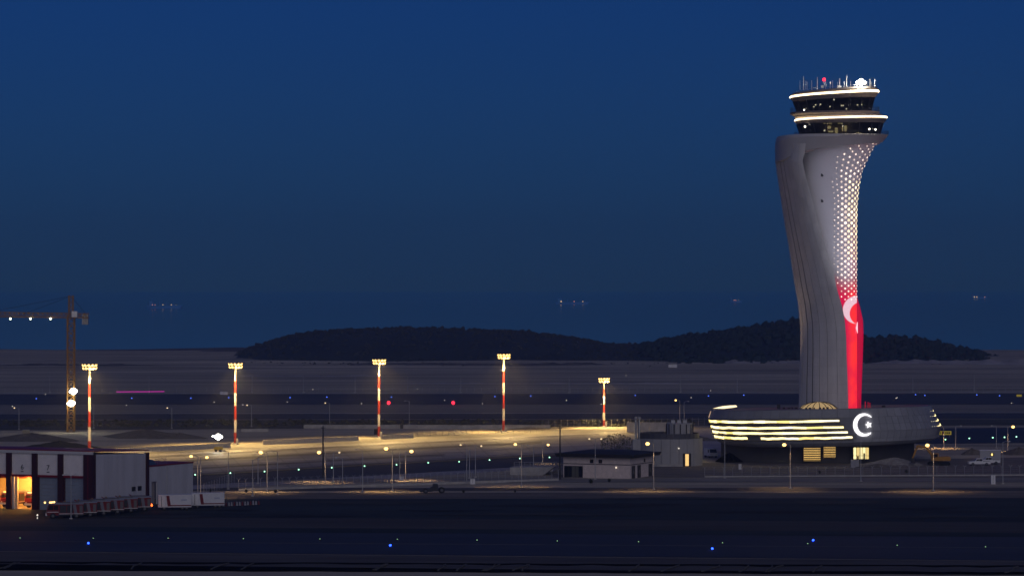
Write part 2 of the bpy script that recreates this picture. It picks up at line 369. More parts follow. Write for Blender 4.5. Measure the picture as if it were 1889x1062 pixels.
def panel(Sf, u0, u1, v0, v1, nu, nv, off, depth, sgn=1):
    b = MB(); pts = []; bk = []
    for j in range(nv+1):
        for i in range(nu+1):
            u = u0+(u1-u0)*i/nu; v = v0+(v1-v0)*j/nv; e = 1e-3
            p = Vector(Sf(u, v)); nn = (Vector(Sf(u+e, v))-p).cross(Vector(Sf(u, v+e))-p)
            nn = nn.normalized()*sgn if nn.length > 1e-12 else Vector((0, -1, 0))
            pts.append(p+nn*off); bk.append(p+nn*(off-depth))
    k = nu+1; N = len(pts)
    fs = [(j*k+i, j*k+i+1, (j+1)*k+i+1, (j+1)*k+i) for j in range(nv) for i in range(nu)]
    per = [i for i in range(nu)]+[nu+j*k for j in range(nv)]+[nv*k+nu-i for i in range(nu)]+[(nv-j)*k for j in range(nv)]
    fs += [(per[i], N+per[i], N+per[(i+1) % len(per)], per[(i+1) % len(per)]) for i in range(len(per))]
    b.add(pts+bk, fs); return b

# ---- inner shaft: the led facade
IN_L = [(256, 1476), (282, 1472), (330, 1472), (406, 1490), (453, 1503), (519, 1523), (563, 1535), (619, 1543), (700, 1546), (848, 1546)]
IN_R = [(256, 1628), (268, 1614), (280, 1607), (293, 1601), (316, 1590), (345, 1584), (382, 1580.5), (425, 1580), (520, 1580), (848, 1580)]
IN_B = [(256, 9.0), (300, 8.0), (345, 6.8), (400, 6.0), (520, 5.0), (600, 4.3), (848, 4.3)]
NX = 2.5
def inner(th, py):
    a = (interp(IN_R, py)-interp(IN_L, py))/2; c = (interp(IN_R, py)+interp(IN_L, py))/2; b = interp(IN_B, py)
    cs, sn = math.cos(th), math.sin(th)
    return (lx(c)+a/TS*math.copysign(abs(cs)**(2/NX), cs), b*math.copysign(abs(sn)**(2/NX), sn), lz(py))
pys = [748+8]+[748-6*i for i in range(82)]+[256]
m = MB().loft([[inner(2*PI*i/56, py) for i in range(56)] for py in pys])
led = bpy.data.materials.new('led_facade'); led.use_nodes = True
t = led.node_tree; bs = t.nodes['Principled BSDF']; bs.inputs['Base Color'].default_value = (.80, .77, .80, 1); bs.inputs['Roughness'].default_value = .5
tc = t.nodes.new('ShaderNodeTexCoord'); sep = t.nodes.new('ShaderNodeSeparateXYZ'); t.links.new(tc.outputs['Object'], sep.inputs[0])
def mth(op, a, b=None, c=None):
    n = t.nodes.new('ShaderNodeMath'); n.operation = op
    for i, q in enumerate((a, b, c)):
        if q is None: continue
        if isinstance(q, (int, float)): n.inputs[i].default_value = q
        else: t.links.new(q, n.inputs[i])
    return n.outputs[0]
def rng(x, a, b, lo=0, hi=1):
    n = t.nodes.new('ShaderNodeMapRange'); n.interpolation_type = 'SMOOTHSTEP'
    t.links.new(x, n.inputs[0]); n.inputs[1].default_value = a; n.inputs[2].default_value = b; n.inputs[3].default_value = lo; n.inputs[4].default_value = hi
    return n.outputs[0]
OX, OZ = sep.outputs[0], sep.outputs[2]
def circ(px, py, r):
    dx = mth('SUBTRACT', OX, lx(px)); dz = mth('SUBTRACT', OZ, lz(py))
    d = mth('SQRT', mth('ADD', mth('MULTIPLY', dx, dx), mth('MULTIPLY', dz, dz)))
    return rng(d, (r-.8)/TS, (r+.8)/TS, 1, 0)
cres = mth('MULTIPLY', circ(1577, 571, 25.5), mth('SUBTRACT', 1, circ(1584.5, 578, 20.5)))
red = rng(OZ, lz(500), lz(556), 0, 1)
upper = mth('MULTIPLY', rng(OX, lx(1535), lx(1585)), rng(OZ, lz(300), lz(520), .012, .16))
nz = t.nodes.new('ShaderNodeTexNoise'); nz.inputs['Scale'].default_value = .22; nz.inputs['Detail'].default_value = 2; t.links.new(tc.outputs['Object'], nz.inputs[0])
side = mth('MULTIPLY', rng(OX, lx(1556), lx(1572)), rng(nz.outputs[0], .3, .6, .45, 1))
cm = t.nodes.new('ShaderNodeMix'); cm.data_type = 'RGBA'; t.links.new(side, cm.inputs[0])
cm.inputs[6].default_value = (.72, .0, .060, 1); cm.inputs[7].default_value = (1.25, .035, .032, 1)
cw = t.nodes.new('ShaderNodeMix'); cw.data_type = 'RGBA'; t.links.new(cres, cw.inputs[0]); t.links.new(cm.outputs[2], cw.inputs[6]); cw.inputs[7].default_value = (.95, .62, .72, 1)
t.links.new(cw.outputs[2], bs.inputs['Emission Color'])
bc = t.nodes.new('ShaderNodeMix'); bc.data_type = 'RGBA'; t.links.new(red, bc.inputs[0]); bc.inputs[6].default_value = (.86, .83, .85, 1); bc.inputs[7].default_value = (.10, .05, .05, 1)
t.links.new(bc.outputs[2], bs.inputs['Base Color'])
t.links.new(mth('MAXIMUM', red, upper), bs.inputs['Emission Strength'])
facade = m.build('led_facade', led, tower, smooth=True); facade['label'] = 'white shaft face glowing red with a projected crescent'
# star beside the projected crescent
def star_poly(cx, cz, r, rot=0, k=0.4):
    return [(cx+(r if i % 2 == 0 else r*k)*math.sin(rot+i*PI/5), cz+(r if i % 2 == 0 else r*k)*math.cos(rot+i*PI/5)) for i in range(10)]
p = inner(R(300), 603)
b = MB().prism([(lx(x), lz(y)) for x, y in ((1575.2, 604.5), (1577.6, 601.5), (1579.9, 593.5), (1580.1, 614), (1577.8, 607.5))], -2.9, -2.0)
b.build('led_star', mat('led_star', (1, 1, 1), .5, emit=(.95, .66, .75), estr=1.0), facade)
# ---- rear flank
FL = [(530, 1579), (547, 1580.5), (566, 1586), (590, 1591.5), (616, 1592.5), (663, 1591), (700, 1589.6), (748, 1588), (756, 1588)]
m = MB()
rings = []
for py in [530+6*i for i in range(38)]:
    rr = interp(FL, py); rings.append([(lx(1562), -1.2, lz(py)), (lx(rr)-.35, -1.2, lz(py)), (lx(rr), -.5, lz(py)), (lx(rr), 3.2, lz(py)), (lx(1562), 4.5, lz(py))])
m.loft(rings[::-1])
fl = m.build('shaft_flank', mat('led_flank', (.1, .02, .03), .5, emit=(.58, .0, .04), estr=.85), tower); fl['label'] = 'dark crimson lit rear flank of the shaft'
# ---- lit round openings
warm_a = mat('opening_light', (1, .9, .8), .5, emit=(1.0, .78, .58), estr=1.7)
warm_b = mat('opening_light_gold', (1, .9, .6), .5, emit=(1.0, .82, .46), estr=2.0)
def disc(r):
    b = MB(); n = 10; b.loft([[(r*math.cos(2*PI*i/n), r*math.sin(2*PI*i/n), z) for i in range(n)] for z in (-.06, .05)]); return b
def dvar(nm, c, st): return [disc(1).mesh('light_opening', mat(nm+str(i), (1, .9, .8), .5, emit=c, estr=st*k)) for i, k in enumerate((.55, .8, 1.0, 1.25))]
dm = {False: dvar('opening_a', (1.0, .76, .60), 1.5), True: dvar('opening_b', (1.0, .82, .46), 1.9)}
SH_R = [(262, 1480), (282, 1478), (300, 1474), (327, 1480), (358, 1490), (406, 1503), (453.5, 1516.5), (493, 1530), (519, 1536), (537, 1540), (563, 1548), (590, 1553.5), (619, 1556), (658, 1557), (698, 1558.7), (750, 1560)]
fcols = (.015, .075, .17, .29, .42, .56, .71, .87, 1.02)
for j in range(60):
    py = 267+5.0*j
    if py > 552: break
    Rr = interp(IN_R, py); wv = Rr-interp([(267, 1560), (285, 1530), (320, 1529), (370, 1536)], py)
    for k in range(j % 2, 9, 2):
        px = Rr-wv*fcols[k]
        lo_ = interp([(267, 1592), (275, 1560), (285, 1541), (300, 1530), (340, 1530), (560, 1530)], py)
        if px < max(lo_, interp(SH_R, py)+5): continue
        a_ = (Rr-interp(IN_L, py))/2; c_ = (Rr+interp(IN_L, py))/2
        th = -math.acos(min(1, (max(0, px-c_)/a_))**(NX/2)) if px >= c_ else -(PI-math.acos(min(1, (c_-px)/a_)**(NX/2)))
        p = Vector(inner(th, py))
        sz = interp([(267, .5), (300, .66), (340, .92), (385, 1.1), (450, 1.0), (500, .80), (550, .55)], py)*max(.30, min(1, (px-1530)/22))*0.32
        e = 1e-3
        nn = (Vector(inner(th+e, py))-p).cross(Vector(inner(th, py-.05))-p).normalized()
        o = link('light_opening', random.choice(dm[335 < py < 480 and px > 1556]), facade)
        o.location = p+nn*.02; o.rotation_euler = nn.to_track_quat('Z', 'Y').to_euler(); o.scale = (sz, sz, 1)
# two small square hatches on the white face
for q in ((1511, 325), (1512, 372)):
    th = R(255)
    for k in range(200, 290):
        if abs(1530+inner(R(k), q[1])[0]*TS-q[0]) < 1.0: th = R(k)
    p = inner(th, q[1]); B(p[0]-.28, p[0]+.28, p[1]-.05, p[1]+.4, p[2]-.35, p[2]+.35).build('hatch', M_seam, tower)
# ---- outer petal shell
SH_L = [(262, 1431), (300, 1432), (340, 1438), (400, 1447), (450, 1456), (520, 1467), (560, 1474), (600, 1478), (650, 1478), (700, 1476), (756, 1475)]
def shell(u, v):
    py = 756-v*(756-268); L, Rr = interp(SH_L, py), interp(SH_R, py)
    x = L+(Rr-L)*(1-(1-u)**1.0)
    y1 = -(interp(IN_B, py)+2.0); y0 = 2.2
    return (lx(x), y0+(y1-y0)*math.sin(PI/2*min(1, max(0, u))**0.75), lz(py))
m = MB(); rings = []
for j in range(83):
    v = j/82; fr = [shell(i/16, v) for i in range(17)]
    e = fr[-1]; l = fr[0]
    rings.append(fr+[(e[0]-.05, e[1]+.9, e[2]), (l[0]+3.0, 4.5, l[2]), (l[0]+.3, 3.6, l[2])])
m.loft(rings)
sh = m.build('petal_shell', M_seam, tower); sh['label'] = 'grey panelled petal shell sweeping up the left of the shaft'
ucols = [0.0, 0.055, 0.14, 0.25, 0.40, 0.57, 0.78, 1.0]
NR = 30; pm = {}
for j in range(NR):
    for i in range(len(ucols)-1):
        gu = (.004, .008, .020, .020, .008, .006, .004)[i]; g = .00012
        b = panel(shell, ucols[i]+gu, ucols[i+1]-(.002 if i < 6 else 0), j/NR+g, (j+1)/NR-g, 2 if i < 6 else 3, 3, .10, .14, -1 if False else 1)
        b.build('cladding_panel', M_shell, sh, smooth=False)
# ---- collar under the cab
CB = [(1425, 303), (1431, 300), (1443, 296), (1456, 289), (1470, 283), (1500, 277), (1560, 271), (1610, 267), (1630, 262)]
rows = [[], [], [], [], []]
for i in range(96):
    th = 2*PI*i/96; cs, sn = math.cos(th), math.sin(th)
    n_ = 2.6
    ex = math.copysign(abs(cs)**(2/n_), cs); ey = math.copysign(abs(sn)**(2/n_), sn)
    x = 1534+ (104 if ex > 0 else 103)*ex; y = 11.5*ey
    xl = 1534+(93 if ex > 0 else 103.5)*ex; yl = 10.6*ey
    pl = interp(CB, xl) if ey < .3 else interp(CB, xl)+2
    rr = interp([(1430, 7), (1450, 2.5), (1480, .8), (1600, 0), (1640, -2.5)], x)
    rows[0].append((lx(1534+(xl-1534)*.82), yl*.78, lz(pl-1)))
    rows[1].append((lx(xl), yl, lz(pl)))
    rows[2].append((lx(x), y, lz(252+rr+(3 if ex < 0 else 0))))
    rows[3].append((lx(1534+(x-1534)*.975), y*.97, lz(250.5+rr*.35)))
    rows[4].append((lx(1534+(x-1534)*.7), y*.7, lz(250.5)))
MB().loft(rows).build('collar', mat('collar_shell', (.50, .48, .47), .55, .1, var=.06, scale=.3), tower, smooth=False)
# ---- cab
def ering(cx, aw, py, tilt=0.0, bd=.86, n=64, z=None, nn=2.3):
    out = []
    for i in range(n):
        th = 2*PI*i/n; cs, sn = math.cos(th), math.sin(th)
        ex = math.copysign(abs(cs)**(2/nn), cs); ey = math.copysign(abs(sn)**(2/nn), sn)
        out.append((lx(cx+aw*ex), aw/TS*bd*ey, lz(py-tilt*ex)))
    return out
def frustum(name, specs, m, smooth=False, parent=tower):
    return MB().loft([ering(*s) for s in specs]).build(name, m, parent, smooth=smooth)
M_soff = mat('cab_cladding', (.34, .28, .25), .5, .2, var=.06, scale=.5)
E_ring = mat('ring_light', (1, .9, .7), .5, emit=(1.0, .78, .46), estr=4.5)
frustum('lower_cab_floor', [(1550, 82, 252), (1550, 82, 249.6)], M_dark)
frustum('lower_gallery', [(1551, 79, 229, 1), (1551, 84, 224, 2), (1551, 84, 221.4, 2.4), (1550, 81, 217.6, 2.6), (1546, 80, 214, 2)], M_soff)
MB().loft([ering(1551, 84.6, 221.2, 2.4), ering(1551, 85.6, 219.8, 2.4), ering(1551, 84.6, 218.2, 2.5)]).build('ring_light', E_ring, tower, smooth=True)
frustum('upper_deck', [(1545, 80, 213.5, 1), (1540, 82, 210.5, .5), (1540, 82, 207.5, .5), (1540, 70, 207, .5)], mat('deck_edge', (.2, .16, .15), .6))
frustum('roof', [(1539, 75, 184.5, 4), (1539, 81, 177, 4.6), (1539, 81, 176, 5), (1539, 80, 169.5, 5.6), (1539, 76, 166.5, 5.8), (1539, 60, 165.6, 5.5)], M_soff)
MB().loft([ering(1539, 81.4, 176.4, 4.8), ering(1539, 82.6, 174.6, 5), ering(1539, 81.4, 172.6, 5.3)]).build('ring_light', E_ring, tower, smooth=True)
# rear arc of the deck catching light is the same metal; windows
M_cabglass = bpy.data.materials.new('cab_glass'); M_cabglass.use_nodes = True
t = M_cabglass.node_tree; bs = t.nodes['Principled BSDF']; bs.inputs['Base Color'].default_value = (.01, .012, .015, 1); bs.inputs['Roughness'].default_value = .06
tr = t.nodes.new('ShaderNodeBsdfTransparent'); tr.inputs[0].default_value = (.55, .56, .52, 1); mx = t.nodes.new('ShaderNodeMixShader'); mx.inputs[0].default_value = .45
t.links.new(tr.outputs[0], mx.inputs[1]); t.links.new(bs.outputs[0], mx.inputs[2]); t.links.new(mx.outputs[0], t.nodes['Material Output'].inputs[0])
def glazing(cx0, a0, p0, t0, cx1, a1, p1, t1, npan, offs):
    lo, hi = ering(cx0, a0, p0, t0, n=npan*4), ering(cx1, a1, p1, t1, n=npan*4)
    for k in range(npan):
        i0, i1 = k*4+offs, ((k+1)*4+offs)
        L0, L1, H0, H1 = [Vector(q) for q in (lo[i0 % len(lo)], lo[i1 % len(lo)], hi[i0 % len(lo)], hi[i1 % len(lo)])]
        c = (L0+L1+H0+H1)/4
        outw = Vector((c.x-lx(cx0), c.y, 0)).normalized()
        g = .04
        q = [L0.lerp(L1, g), L0.lerp(L1, 1-g), H0.lerp(H1, 1-g), H0.lerp(H1, g)]
        MB().hexa([q[0], q[1], q[1]-outw*.06, q[0]-outw*.06, q[3], q[2], q[2]-outw*.06, q[3]-outw*.06]).build('window_pane', M_cabglass, tower)
        MB().tube(L0+outw*.05, H0+outw*.05, .15, .15, 6).build('mullion', M_dark, tower)
glazing(1550, 72, 250.5, 0, 1549, 79, 228.5, 1, 18, 2)
glazing(1539, 67, 208, .5, 1538, 75, 184, 4, 18, 1)
# interiors: core walls, ceilings with lamps, desks with screens
core = B(lx(1510), lx(1590), -2.2, 6, lz(250), lz(228)).build('cab_core', mat('cab_wall', (.55, .45, .28), .8), tower)
B(lx(1525), lx(1575), -1, 4, lz(208), lz(184)).build('cab_core', mat('cab_wall_dark', (.12, .11, .10), .8), tower)
E_in = mat('interior_lamp', (1, .9, .6), .5, emit=(1.0, .80, .42), estr=2.0)
E_spark = mat('interior_spark', (1, .9, .7), .5, emit=(1.0, .9, .72), estr=5)
for px, py, ww, hh, y in ((1523, 230, 16, 1, -5.5), (1546, 230, 10, 1, -5.5), (1556, 238, 8, 10, -2.4), (1541, 242, 5, 10, -2.4), (1527, 245, 12, 3, -6), (1578, 248, 10, 2, -7), (1528, 236, 6, 5, -2.4)):
    B(lx(px-ww/2), lx(px+ww/2), y-.05, y, lz(py+hh/2), lz(py-hh/2)).build('interior_light', E_in, tower)
for px, py, y in ((1481, 236, -6), (1516, 243.5, -7), (1552.5, 234.5, -4), (1598, 241, -7), (1610, 241.5, -6), (1497, 200, -6), (1526, 200, -7), (1501, 196, -5), (1507, 197.5, -5), (1577, 196.5, -6), (1584.5, 196, -6), (1556, 204, -7), (1547, 198, -7), (1550, 198, -7), (1534, 183.8+3, -6), (1480, 205, -5), (1510, 195, -5), (1562, 197, -6)):
    MB().ball((lx(px), y, lz(py)), .20 if py < 210 else .24, 6, 4).build('console_lamp', E_spark, tower)
for px0, px1 in ((1495, 1520), (1555, 1600)):
    B(lx(px0), lx(px1), -6.4, -5.4, lz(208), lz(203)).build('console_desk', M_dark, tower)
# roof aerials, beacon, floodlight
for px, top, base, r in ((1471, 152, 164, .05), (1474, 150, 165, .05), (1478.5, 143.5, 166, .09), (1483, 152, 165, .05), (1486, 153, 165, .05), (1495.5, 150, 165, .08), (1506, 143.5, 164, .09), (1521, 152, 164, .05), (1529, 153, 163, .05), (1533, 151, 163, .05), (1545.5, 147, 163, .12), (1557.5, 141, 162, .09), (1567, 152, 162, .06), (1597, 151, 161, .06), (1601.5, 148, 161, .13), (1605, 152, 161, .08), (1609, 148, 161, .10), (1541, 154, 163, .05), (1552, 153, 162, .05)):
    ya = -5+random.uniform(-2, 3)
    MB().tube((lx(px), ya, lz(base+3)), (lx(px), ya, lz(top)), r*1.5, r, 5).build('aerial', M_white, tower)
for px, py, ww, hh in ((1513, 163, 5, 5), (1544, 163.5, 8, 5), (1499, 165, 5, 2)):
    B(lx(px-ww/2), lx(px+ww/2), -6, -5.2, lz(py+hh/2), lz(py-hh/2)).build('roof_cabinet', M_white, tower)
railm = MB()
for i in range(40):
    q = ering(1539, 70, 163, 5.6, n=40); 
    railm.tube(q[i], q[(i+1) % 40], .035, .035, 4); railm.tube(q[i], (q[i][0], q[i][1], q[i][2]-.8), .03, .03, 4)
railm.build('roof_railing', M_steel, tower)['kind'] = 'stuff'
for cx_, aw_, p0_, p1_ in ((1540, 81, 207.5, 198.5), (1552, 86, 250.5, 243)):
    rr_ = MB(); q0, q1 = ering(cx_, aw_, p0_, .5, n=60), ering(cx_, aw_, p1_, .5, n=60)
    for i in range(60):
        rr_.tube(q0[i], q1[i], .03, .03, 4)
        for f_ in (.35, .65, 1.0):
            a_, b_ = Vector(q0[i]).lerp(Vector(q1[i]), f_), Vector(q0[(i+1) % 60]).lerp(Vector(q1[(i+1) % 60]), f_); rr_.tube(a_, b_, .03, .03, 4)
    rr_.build('gallery_railing', M_dark, tower)['kind'] = 'stuff'
bm_ = MB().tube((lx(1517.3), -4, lz(164)), (lx(1517.3), -4, lz(150)), .05, .05, 5).build('beacon_mast', M_steel, tower)
MB().ball((lx(1517.3), -4, lz(149)), .42, 10, 8).build('red_beacon', E_redl, bm_)
fl_ = MB().tube((lx(1583), -6.5, lz(163)), (lx(1583), -6.5, lz(156)), .12, .12, 6).build('floodlight_bracket', M_steel, tower)
for k, (dx, dz, r) in enumerate(((0, 0, .8), (-.85, -.1, .4), (.85, -.1, .4))):
    MB().ball((lx(1583)+dx, -6.8, lz(155)+dz), r, 12, 8).build('floodlight_lens', E_white, fl_)
lamp('roof_flood', 'POINT', tower, (lx(1583), -8.0, lz(155)), 2500, (1, .95, .78), .5)
# ---- podium
PC, PB = 1521.5, 24.0
PW = [(0, 1346, 1708), (.03, 1334, 1716), (.12, 1322, 1728), (.4, 1315, 1734), (.75, 1308, 1722), (1.0, 1313, 1714)]
def podium(th, v):
    L = interp([(a, b) for a, b, c in PW], v); Rr = interp([(a, c) for a, b, c in PW], v)
    cs, sn = math.cos(th), math.sin(th); n_ = 2.35
    ex = math.copysign(abs(cs)**(2/n_), cs); ey = math.copysign(abs(sn)**(2/n_), sn)
    x = PC+((Rr-PC) if ex > 0 else (PC-L))*ex
    zb = 4.3+.55*ex; zt = 12.7+.6*ex-.55*ey
    return (lx(x), (PB-(1-v)*.3 if v > .12 else PB-1.2*(1-v/.12)-.27)*ey, zb+v*(zt-zb))
rings = [[podium(2*PI*i/120, v) for i in range(120)] for v in (0, .03, .12, .25, .4, .6, .75, .9, 1.0)]
top = rings[-1]
rings.append([(p[0]*.985, p[1]*.98, p[2]+.05) for p in top]); rings.append([(p[0]*.97, p[1]*.96, p[2]-.5) for p in top])
pod = MB().loft(rings).build('podium', M_pod, tower); pod['label'] = 'dark round podium building with glowing slot windows'
strips = [(.69, 172, 271.5), (.525, 172, 273), (.385, 173, 274.5), (.245, 175, 276.5)]
def pan(t0, t1, v0, v1, name='cladding_panel', m=M_podpanel, off=.07, nu=3, nv=2):
    return panel(podium, R(t0), R(t1), v0, v1, nu, nv, off, .12, 1).build(name, m, pod)
for k in range(44):
    a = 163+k*4.9
    pan(a+.12, a+4.78, .775, .985)
for k in range(20):
    a = 278+k*3.9
    for v0, v1 in ((.04, .20), (.21, .39), (.40, .58), (.59, .765)):
        if a > 336 and v0 > .2: continue
        pan(a+.1, a+3.8, v0, v1)
for k in range(22):
    a = 172+k*5; pan(a+.12, a+4.88, .035, .185)
E_slot = mat('slot_light', (1, .9, .6), .5, emit=(1.0, .80, .33), estr=2.5)
ESL = [E_slot, E_slot, mat('slot_light_gold', (1, .9, .6), .5, emit=(1.0, .74, .20), estr=1.7), mat('slot_light_pale', (1, .9, .7), .5, emit=(1.0, .86, .48), estr=2.6)]
M_fin = mat('slot_fin', (.22, .19, .13), .6, .2)
def ribbon(name, t0, t1, vlo, vhi, off, m, seg=60, depth=.2):
    b = MB(); rows_ = []
    for i in range(seg+1):
        th = R(t0+(t1-t0)*i/seg); a, c = vlo(i/seg), vhi(i/seg)
        p0, p1 = Vector(podium(th, a)), Vector(podium(th, c)); o_ = Vector((math.cos(th), math.sin(th), 0))
        rows_.append([p0+o_*off, p1+o_*off, p1+o_*(off-depth), p0+o_*(off-depth)])
    b.loft(rows_); return b.build(name, m, pod)
ph = [random.uniform(0, 9) for _ in range(8)]
def wob(k, s): return lambda q: .005*math.sin(q*19+ph[k])+.0045*math.sin(q*47+ph[k+1])*s
for i, (v, t0, t1) in enumerate(strips):
    w0, w1 = wob(i, 1), wob(i+3, -1)
    segs = [(t0, t1)] if i < 3 else [(t0, 224.5), (234, t1)]
    for s0, s1 in segs:
        nq = max(3, int((s1-s0)/6.5))
        for k in range(nq):
            f0 = lambda q: v-.032+w0((k+q)/nq)+.002*((k*7) % 3); f1 = lambda q: v+.037+w1((k+q)/nq)-.018*(s0+(s1-s0)*(k+q)/nq-172)/100
            ribbon('slot_light', s0+(s1-s0)*k/nq, s0+(s1-s0)*(k+1)/nq-.12, f0, f1, .10, random.choice(ESL), 6)
    ribbon('slot_fin', t0-6, t1+.3, lambda q: v+.048, lambda q: v+.062, .42, M_fin, depth=.4)
    ribbon('slot_fin', t0-6, t1+.3, lambda q: v-.062, lambda q: v-.048, .42, M_fin, depth=.4)
for i, v in enumerate((.86, .725, .59, .455)):
    s0 = (346, 342, 340, 338)[i]
    ribbon('slot_light', s0, 372, lambda q: v-.012-.0*q, lambda q: v-.004+.085*q**1.2, .12, E_slot, 30)
    for k in range(3): 
        a = s0-3-3.2*k; ribbon('slot_light', a, a+1.1, lambda q: v-.010, lambda q: v-.001, .09, mat('slot_glint', (1, .9, .6), .5, emit=(1, .85, .5), estr=.8), 3)
# lit opening at the left rear of the roof and warm edge
b = MB().prism([(lx(1318), lz(754.5)), (lx(1335), lz(750.5)), (lx(1350), lz(749)), (lx(1361), lz(748.6)), (lx(1363), lz(751.5)), (lx(1355), lz(753)), (lx(1338), lz(755))], 6.0, 6.3)
b.build('roof_light_slot', mat('roof_slot', (1, .9, .7), .5, emit=(1, .78, .42), estr=1.8), pod)
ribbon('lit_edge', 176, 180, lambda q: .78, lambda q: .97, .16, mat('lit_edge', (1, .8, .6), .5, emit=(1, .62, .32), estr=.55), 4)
# emblem
E_emb = mat('emblem_light', (1, 1, 1), .5, emit=(1, .96, .97), estr=1.7)
ey_ = podium(R(283), .5)[1]-.5
def arcpts(cx, cy, r, a0, a1, n, sx=1.0): return [(cx+r*sx*math.cos(a0+(a1-a0)*i/n), cy+r*math.sin(a0+(a1-a0)*i/n)) for i in range(n+1)]
outer = arcpts(1593.5, 783.2, 21.2, R(48), R(318), 44, .93)
inn = arcpts(1597.2, 783.0, 17.0, R(308), R(56), 40, .93)
cp = [(x, y) for x, y in outer+inn]
crb = MB(); no = len(outer); ni = len(inn)
cv = [(lxd(x, ey_), ey_, lzd(y, ey_)) for x, y in cp]; cb = [(x, y+.3, z) for x, y, z in cv]
N = len(cp); fs = []
for i in range(no-1):
    j = int(round((ni-1)*(1-i/(no-1)))); j2 = int(round((ni-1)*(1-(i+1)/(no-1))))
    fs.append((i, i+1, no+j2, no+j) if j != j2 else (i, i+1, no+j))
crb.add(cv+cb, fs+[(i, (i+1) % N, N+(i+1) % N, N+i) for i in range(N)])
crb.build('crescent_emblem', E_emb, pod)
sp = star_poly(1602.6, 783.2, 6.4, R(-22), .42)
sb = MB(); c0 = (lxd(1602.6, ey_), ey_-.02, lzd(783.2, ey_))
sv = [c0]+[(lxd(x, ey_), ey_, lzd(y, ey_)) for x, y in sp]; sv2 = [(x, y+.3, z) for x, y, z in sv[1:]]
sb.add(sv+sv2, [(0, 1+i, 1+(i+1) % 10) for i in range(10)]+[(1+i, 11+i, 11+(i+1) % 10, 1+(i+1) % 10) for i in range(10)])
sb.build('star_emblem', E_emb, pod)
# recessed ground floor, lit entrance louvres and windows
gf = MB().loft([[(lx(1508)+23.5*math.cos(2*PI*i/48), 16.5*math.sin(2*PI*i/48), z) for i in range(48)] for z in (0, 4.6)])
gf = gf.build('ground_floor_wall', mat('shaded_render', (.10, .095, .09), .8), tower)  # shadow under the podium put into the wall's dark colour and width
E_warmwin = mat('warm_window', (1, .8, .4), .5, emit=(1.0, .62, .18), estr=1.5)
def lit_block(px0, px1, py0, py1, y, name, panes, louv, m):
    sY = (TY+y)/F
    def X(px): return (px-944.5)*sY-TX
    def Z(py): return CH-(py-HZ)*sY
    fr = B(X(px0)-.15, X(px1)+.15, y+.05, y+2.6, Z(py1)-.1, Z(py0)+.1).build(name, M_dark, tower)
    for k in range(panes):
        a = px0+(px1-px0)*k/panes; c = px0+(px1-px0)*(k+1)/panes
        pn_ = B(X(a)+.07, X(c)-.07, y-.05, y+.10, Z(py1), Z(py0)).build('window_pane', m if k % 3 != 1 or panes < 2 else mat('window_mid', (1, .8, .4), .5, emit=(1.0, .72, .24), estr=.95), fr)
        if panes > 1:
            B(X(a)+.07, X(c)-.07, y-.09, y-.052, Z(py1)+.75, Z(py1)+.83).build('glazing_bar', M_dark, pn_)
            if k in (1, 3): B(X(a)+.15, X(c)-.2, y-.08, y-.052, Z(py1), Z(py1)+(.7 if k == 1 else 1.4)).build('furniture', mat('furniture_dark', (.08, .05, .03), .7), pn_)
    for k in range(louv):
        q = py0+(py1-py0)*(k+.5)/louv
        B(X(px0)-.1, X(px1)+.1, y-.45, y-.1, Z(q)-.15, Z(q)+.15).build('louvre', mat('louvre_brown', (.10, .06, .03), .7), fr)
    return fr
lit_block(1482, 1514, 826, 849, -17.4, 'entrance_screen', 1, 7, E_warmwin)
lit_block(1519, 1542, 824, 843, -17.3, 'entrance_screen', 1, 6, E_warmwin)
lb = lit_block(1574, 1603, 825, 846, -17.6, 'lit_window', 5, 0, mat('pale_window', (1, .9, .6), .5, emit=(1.0, .84, .38), estr=1.5))
# skylight dome on the podium roof
E_dome = mat('skylight_glass', (.8, .6, .3), .4, emit=(1.0, .66, .26), estr=.34)
dc = Vector((lxd(1510, -13), -13.0, 13.0))
dome = MB().loft([[(dc.x+4.5*rr*math.cos(2*PI*i/16), dc.y+3.2*rr*math.sin(2*PI*i/16), dc.z+hh) for i in range(16)] for rr, hh in ((1, 0), (.8, .75), (.55, 1.25), (.25, 1.5))]).build('skylight_dome', E_dome, tower)
for i in range(16):
    pts = [Vector((dc.x+4.55*rr*math.cos(2*PI*i/16), dc.y+3.25*rr*math.sin(2*PI*i/16), dc.z+hh+.03)) for rr, hh in ((1, 0), (.8, .75), (.55, 1.25), (.25, 1.5))]
    b = MB()
    for p, q in zip(pts, pts[1:]): b.tube(p, q, .09, .09, 5)
    b.build('dome_rib', M_dark, dome)
for px, ww, h_ in ((1579, 3, 1.8), (1590, 1.2, 1.3), (1595, .6, 1.2), (1598.5, .6, 1.0)):
    B(lx(px-ww/2), lx(px+ww/2), -8, -7.4, 12.6, 13.2+h_).build('red_floodlight', mat('red_lit_box', (.6, .05, .07), .5, emit=(.8, .0, .03), estr=.35), tower)
for k in range(12):
    px = 1425+k*8+random.uniform(-2, 2); B(lx(px), lx(px+random.uniform(2, 5)), -17.5, -17, 13.0, 13.25+random.uniform(0, .25)).build('roof_equipment', M_dark, tower)
lamp('shell_uplight', 'SPOT', tower, (lx(1440), 5.5, 13.8), 11000, (1, .70, .40), .3, (3.4, -2.6, 20), 36, 1.0)
B(lx(1437), lx(1443), 5.8, 6.4, 12.2, 13.4).build('uplight_housing', M_dark, tower)
lamp('added_washer', 'SPOT', tower, (lx(1612), -21.5, 14.4), 30000, (.92, .95, 1.10), .4, (lx(1556)-lx(1612), 18, lz(375)-14.4), 27, 1.0)  # unseen spot added to brighten the inner shaft face
B(lx(1609), lx(1615), -21.2, -20.6, 12.8, 14.0).build('uplight_housing', M_dark, tower)  # housing made up to go with the added spot
